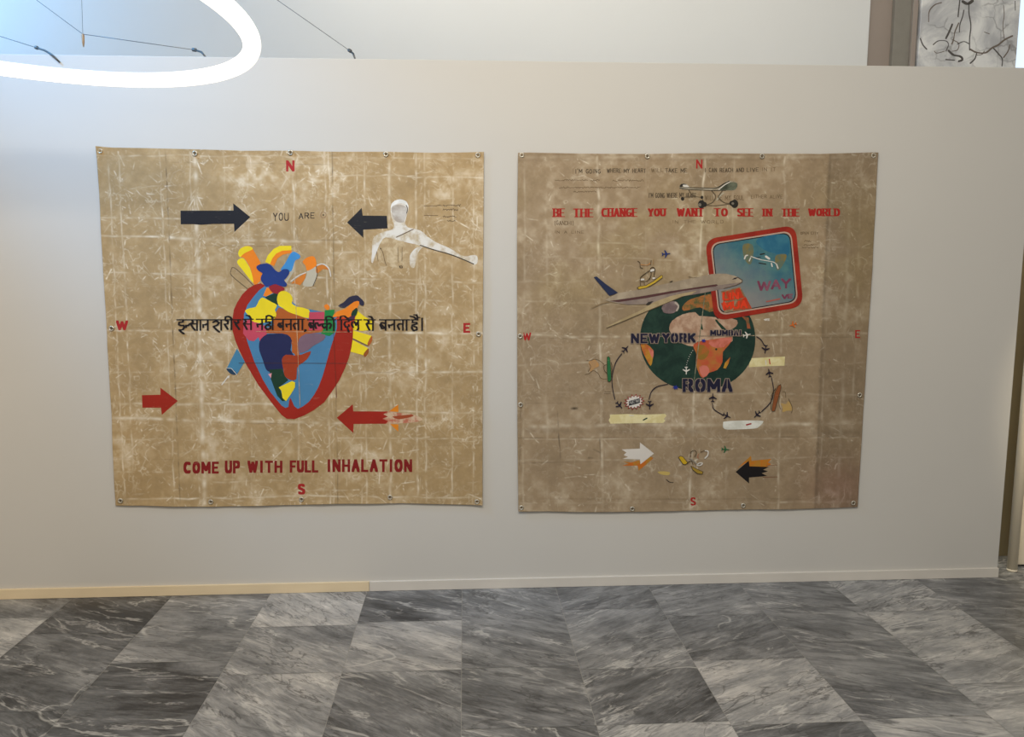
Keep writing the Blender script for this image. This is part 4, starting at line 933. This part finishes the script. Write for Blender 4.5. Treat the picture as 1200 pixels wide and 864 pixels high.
for c, an in ((I_([(318, 188)])[0], -12), (G_([(460, 628)])[0], 90)): F = Flat(layer=13); plane_icon(F, c, 4.8, an, WHT); F.build('painted_plane_mark', t2, 'small white aeroplane on the globe')
F = Flat(layer=13)
for t in np.linspace(0, 1, 9): F.disc((811.8-7.6*t+2.5*t*(1-t)*-2, 411+19*t), .42, WHT)
F.build('route_line', t2, 'white dotted route on the globe')
F = Flat(layer=13); plane_icon(F, (929.4, 380.6), 4.6, 160, paint((206, 106, 40))); F.build('painted_plane_mark', t2, 'tiny orange aeroplane under the sign')
F = Flat(layer=13); plane_icon(F, (850, 526.8), 4.8, 5, paint((40, 96, 56))); F.build('painted_plane_mark', t2, 'tiny green aeroplane low on the cloth')
for c, r in (((791.6, 454.2), 4.2), ((824.6, 399.4), 3.4)):
    F = Flat(layer=15); F.poly([(c[0]+r*(1 if i % 2 else .45)*math.cos(i*math.pi/6+.3), c[1]+.75*r*(1 if i % 2 else .45)*math.sin(i*math.pi/6+.3)) for i in range(12)], paint((36, 46, 130)))
    F.build('blue_blot', t2)
# starburst
F = Flat(layer=13); bc = (743.2, 471.2)
def burst(r0, r1, n=14): return [(bc[0]+(r1 if i % 2 else r0)*math.cos(i*math.pi/n+.2), bc[1]+.76*(r1 if i % 2 else r0)*math.sin(i*math.pi/n+.2)-.10*(r1 if i % 2 else r0)*math.cos(i*math.pi/n+.2)) for i in range(2*n)]
F.poly(burst(8.2, 12.6), paint((150, 30, 26))); F.poly(burst(7.4, 10.4), WHT); F.pen([[(737.8, 472.8), (748.8, 469.8)]], BLK, 2, 5.2); F.pen(word('NEW', 737.6, 470.2, 749, 474.2, .8, .6, .4, -.25), paint((150, 146, 140)), .8, .6)
F.build('painted_starburst', t2, 'white starburst edged in red reading NEW')
# paint strips
CRM = wash('cream_strip', (214, 198, 140), (226, 214, 164), 20); 
F = Flat(); F.poly(H_([(250, 692), (400, 686), (560, 692), (715, 685), (728, 702), (705, 728), (718, 742), (700, 762), (480, 764), (255, 768), (240, 740), (252, 715)]), CRM); F.pen([H_([(532, 738), (562, 722)])], DGRN, 1.3, 1.1); F.pen([H_([(418, 700), (448, 700)])], WHT, 1, 1); F.build('paint_strip', t2, 'cream brushed strip under the starburst')
F = Flat(); F.poly(I_([(335, 346), (450, 340), (576, 334), (572, 396), (440, 400), (333, 406)]), CRM); F.pen([I_([(470, 352), (474, 384)])], paint((180, 60, 40)), 1.2, 1); F.pen([I_([(445, 362), (448, 388)])], WHT, 1, 1); F.build('paint_strip', t2, 'cream brushed strip right of the globe')
F = Flat(); F.poly(smooth(I_([(158, 785), (175, 772), (300, 766), (415, 768), (428, 778), (400, 808), (370, 820), (260, 826), (168, 824)]), 3), wash('white_strip', (206, 204, 190), (226, 224, 212), 18)); F.pen([I_([(316, 796), (345, 788)])], paint((160, 36, 34)), 1.5, 1.4); F.build('paint_strip', t2, 'white brushed strip below the globe')
# arrows at the bottom
J = zz(700, 510, 5.4545)
F = Flat(); F.poly(J([(165, 168), (215, 176), (270, 160), (275, 186), (340, 138), (358, 148), (312, 190), (264, 228), (258, 196), (160, 196), (200, 184)]), wash('arrow_ochre', (190, 100, 30), (166, 130, 48), 16)); F.poly(J([(156, 92), (272, 87), (273, 48), (362, 118), (276, 187), (272, 155), (162, 152), (196, 140), (168, 128), (186, 112)]), paint((214, 206, 194), .05)); F.build('painted_arrow', t2, 'white arrow with an orange shadow, pointing right')
F = Flat(); F.poly(J([(893, 215), (982, 132), (986, 165), (1114, 152), (1090, 176), (1112, 186), (1080, 205), (975, 202), (965, 168)]), wash('arrow_orange', (196, 112, 26), (176, 124, 44), 16)); F.poly(J([(884, 236), (968, 164), (973, 200), (1098, 204), (1060, 222), (1092, 232), (1050, 244), (1086, 262), (970, 272), (970, 310)]), paint((24, 20, 20), .02)); F.line(J([(1060, 270), (1150, 268)]), paint((120, 70, 50)), .6); F.line(J([(1080, 194), (1150, 192)]), paint((130, 84, 60)), .5); F.build('painted_arrow', t2, 'black arrow with an orange shadow, pointing left')
F = Flat(); F.poly(smooth(J([(385, 236), (420, 232), (462, 238), (456, 256), (410, 252)])), paint((190, 164, 92))); F.line(curve(J([(442, 285), (460, 300), (485, 304)])), INK, .8); F.build('paint_smear', t2, 'ochre smear and dark tick')
# loose little boards and sketch lines
YB, OUTL = paint((190, 158, 48), .05), paint((70, 56, 34), .03)
def board(pts, mt, name, label, extra=()):
    F = Flat(layer=14); F.poly(pts, mt); F.line(pts+pts[:1], OUTL, .45)
    for l, m2, w in extra: F.line(curve(l), m2, w)
    F.build(name, t2, label)
E_ = zz(690, 280, 6.3158)
board(E_([(358, 362), (375, 352), (420, 346), (480, 312), (536, 270), (546, 272), (544, 288), (490, 328), (425, 364), (372, 374)]), YB, 'painted_skateboard', 'yellow skateboard riding on the airliner',
      [(E_([(380, 320), (385, 285), (420, 255), (450, 235)]), OUTL, .6), (E_([(385, 318), (430, 312), (455, 285)]), OUTL, .5), (E_([(450, 300), (462, 260), (455, 225), (475, 210), (490, 230), (482, 270), (490, 295)]), OUTL, .7), (E_([(362, 165), (378, 178), (382, 210), (400, 218)]), OUTL, .6), (E_([(385, 190), (430, 195), (455, 180)]), paint((190, 128, 66)), .6), (E_([(456, 195), (462, 158)]), OUTL, .5), (E_([(478, 190), (480, 150)]), paint((150, 110, 60)), .5), (E_([(462, 236), (478, 230)]), WHT, 2.2), (E_([(390, 302), (405, 300)]), WHT, 1.8), (E_([(476, 292), (486, 290)]), WHT, 1.6), (E_([(380, 322), (384, 350)]), OUTL, .5), (E_([(410, 318), (412, 342)]), OUTL, .5)])
board(H_([(226, 208), (238, 200), (250, 212), (258, 300), (262, 398), (248, 416), (232, 410), (226, 330)]), paint((38, 102, 58)), 'painted_skateboard', 'green upright board left of the globe',
      [(H_([(222, 270), (200, 280), (205, 320), (228, 345)]), OUTL, .5), (H_([(262, 250), (268, 300), (262, 380)]), OUTL, .6)])
F = Flat(layer=2); F.poly(smooth(H_([(70, 250), (110, 225), (140, 240), (158, 280), (120, 300), (85, 330), (80, 285)])), wash('sketch_orange', (184, 138, 84), (170, 134, 92), 20))
for l in ([(40, 355), (75, 345), (110, 320), (150, 345), (175, 385), (222, 392)], [(55, 235), (90, 235), (120, 225), (160, 235), (200, 268)], [(75, 262), (88, 290), (66, 330)]): F.line(curve(H_(l)), PENCIL, .55)
for y in (500, 515): F.line(H_([(205, y), (255, y)]), PENCIL, .5)
F.build('sketch', t2, 'faint orange sketch with wavy lines')
board(I_([(530, 532), (546, 522), (550, 540), (524, 640), (506, 702), (486, 704), (490, 670), (506, 580)]), paint((136, 78, 42)), 'painted_skateboard', 'brown upright board right of the globe', [(I_([(480, 690), (485, 600), (512, 550)]), OUTL, .6)])
F = Flat(layer=2); F.poly(smooth(I_([(545, 650), (580, 655), (600, 635), (632, 695), (590, 700), (560, 708), (560, 680)])), wash('sketch_tan', (186, 152, 88), (170, 142, 98), 20))
for l in ([(560, 572), (578, 576), (580, 610)], [(540, 600), (535, 650), (545, 690)], [(600, 620), (625, 680), (620, 715)]): F.line(curve(I_(l)), PENCIL, .6)
F.build('sketch', t2, 'faint tan sketch with thin lines')
board(J([(518, 142), (532, 134), (548, 140), (578, 178), (560, 190), (546, 184)]), paint((198, 160, 32)), 'painted_skateboard', 'yellow broken board near the bottom fold')
board(J([(598, 198), (630, 214), (676, 236), (670, 250), (640, 246), (612, 224)]), paint((158, 128, 44)), 'painted_skateboard', 'olive board tip near the bottom fold',
      [(J([(596, 140), (598, 110), (620, 98), (634, 112), (622, 140)]), OUTL, .5), (J([(648, 120), (640, 140), (650, 150)]), paint((180, 110, 80)), .5), (J([(690, 100), (708, 105), (705, 130), (688, 148)]), WHT, 1.1), (J([(660, 110), (685, 100)]), OUTL, .5), (J([(635, 190), (655, 178), (672, 182), (655, 195), (637, 192)]), WHT, .9), (J([(575, 180), (600, 165), (612, 190)]), OUTL, .6), (J([(590, 150), (610, 160), (640, 190)]), paint((150, 140, 124)), .9)])
F = Flat(); F.pen([[(895.5, 374.6), (899, 374.8)]], WHT, .9, .9); F.pen(word('ATE', 896, 373.4, 902, 376, .7, .6), WHT, .7, .6); F.line([(885.5, 374.4), (891, 375)], paint((190, 176, 150)), .6); F.build('handwriting', t2, 'tiny white note under the sign')

# ------------------------------------------------------------------ cracks in the white marble pilaster
F = Flat(y=1.97, layer=1); MV, MV2 = plain('dark_vein', (84, 78, 72), .4), plain('brown_vein', (112, 98, 84), .4)
Z = zz(1020, 0, 6.6667)
for l, w, mt in (([(700, -10), (690, 80), (685, 130)], 1.6, MV), ([(730, 80), (720, 130), (700, 190), (695, 250)], 1.3, MV), ([(770, 20), (770, 100), (785, 200), (775, 300), (775, 390)], 1.5, MV), ([(640, 190), (615, 250), (590, 300)], 2.0, MV), ([(690, 180), (660, 250), (650, 310), (635, 345)], 1.3, MV2),
                 ([(490, 350), (530, 320), (590, 320), (610, 350), (590, 400)], 1.0, MV), ([(390, 300), (410, 350), (440, 385)], 1.3, MV), ([(455, 170), (460, 90), (500, 40), (555, 20)], 1.2, MV2), ([(640, 310), (690, 340), (680, 390), (640, 400)], .9, MV2), ([(680, 345), (730, 325), (775, 345)], 1.0, MV),
                 ([(610, 395), (650, 430), (700, 440), (720, 465), (690, 480)], 2.2, MV), ([(780, 385), (830, 410), (900, 412), (950, 375), (1000, 350), (1050, 310), (1110, 280)], 1.7, MV2), ([(830, 415), (815, 460), (780, 495)], 1.4, MV), ([(960, 375), (1000, 420), (1030, 460), (1028, 515)], 1.3, MV), ([(1090, 350), (1075, 400), (1040, 450)], 1.2, MV2),
                 ([(1040, 40), (1045, 120), (1035, 200), (1045, 300)], .9, MV2), ([(590, 465), (620, 468), (655, 470)], 1.5, MV), ([(500, 400), (520, 415), (580, 400)], .8, MV2), ([(720, 10), (760, 30), (800, 5)], 3.0, MV), ([(830, 430), (870, 425), (890, 400)], .9, MV2), ([(1130, 10), (1132, 80)], 1.0, MV), ([(890, 250), (930, 265)], .8, MV2)):
    F.line(curve(Z(l), 6), mt, w*.85, 1)
ob = F.build('marble_veins', pil)
ob.matrix_parent_inverse = Matrix.Identity(4)

# ------------------------------------------------------------------ ring lamp
LC, LR, TA, TB = Vector((-1.63, -1.52, 2.40)), 1.005, -.081, .006
ring = empty('ring_lamp', LC, 'large glowing white ring lamp hanging at the top left', 'lamp')
def rp(a, dr=0, dz=0): return Vector((LC.x+(LR+dr)*math.cos(a), LC.y+(LR+dr)*math.sin(a), LC.z+TA*LR*math.cos(a)+TB*LR*math.sin(a)+dz))
tube('glowing_tube', [rp(a) for a in np.linspace(0, 2*math.pi, 160, endpoint=False)], .0272, M['tube'], ring, 20, True)
tube('top_rail', [rp(a, 0, .026) for a in np.linspace(0, 2*math.pi, 120, endpoint=False)], .004, M['lampbody'], ring, 8, True)
for a in (math.radians(145), math.radians(235), math.radians(322)):
    p = rp(a, 0, .026)
    tube('suspension_wire', [p, (LC.x*.4+p.x*.6, LC.y*.4+p.y*.6, 4.5)], .0012, M['steel'], ring, 6)

# ------------------------------------------------------------------ stay cables from the top of the partition
def stay(hook, pts, label, r=.0017):
    """hook: a short thick bent end piece from the wall edge; pts: the thin wire going on from it"""
    e = empty('stay_cable', hook[0], label, 'cable', 'steel stays on the top of the partition')
    tube('wire', [hook[-1]]+pts, r, M['steel'], e, 8)
    bm = bmesh.new(); tube_bm(bm, hook, [.0035]+[.0048]*(len(hook)-1), 10); bm_obj('hook', bm, [M['clamp']], e, True)
    q = hook[-1]; d = (pts[0]-q).normalized()
    bm = bmesh.new(); tube_bm(bm, [q-d*.012, q-d*.008, q+d*.010, q+d*.016], [.004, .0085, .0085, .003], 10); bm_obj('ferrule', bm, [M['clamp']], e, True)
    return e
def extend(a, b, z=4.5):
    t = (z-a.z)/(b.z-a.z); return a+(b-a)*t
top = lambda px, py: Vector((at(px, py, .03).x, .03, wtop(at(px, py, .03).x)-.004))
a0 = top(417, 66); a1 = at(410, 59.5, .06)
stay([a0, at(414, 63, .045), a1], [extend(a1, at(325, 0, .75))], 'thin steel stay rising left from the wall top above the heart canvas')
b0 = top(243, 65); b1 = at(228, 58.5, .08)
nd = at(97, 40, .32); nd2 = at(76, 24.5, .40)
st2 = stay([b0, at(236, 61, .05), b1], [nd, extend(nd, nd2)], 'thin steel stay with a hanging toggle, seen inside the ring lamp')
tube('hanger_wire', [nd, nd+Vector((.0, .1, 4.5-nd.z))], .001, M['steel'], st2, 6)
bm = bmesh.new(); tube_bm(bm, [nd+Vector((0, 0, .003)), nd+Vector((0, 0, -.006)), nd+Vector((0, 0, -.04)), nd+Vector((0, 0, -.062))], [.003, .0072, .006, .002], 10); bm_obj('toggle', bm, [M['brasspin']], st2, True)
c1, c2 = at(43, 56, .08), at(0, 42.5, .45)
stay([at(70, 73, -.005), at(64, 67, -.006), at(59, 63, -.005), at(52, 59, .03), c1], [extend(c1, c2)], 'thin steel stay at the left edge, ending behind the ring lamp')
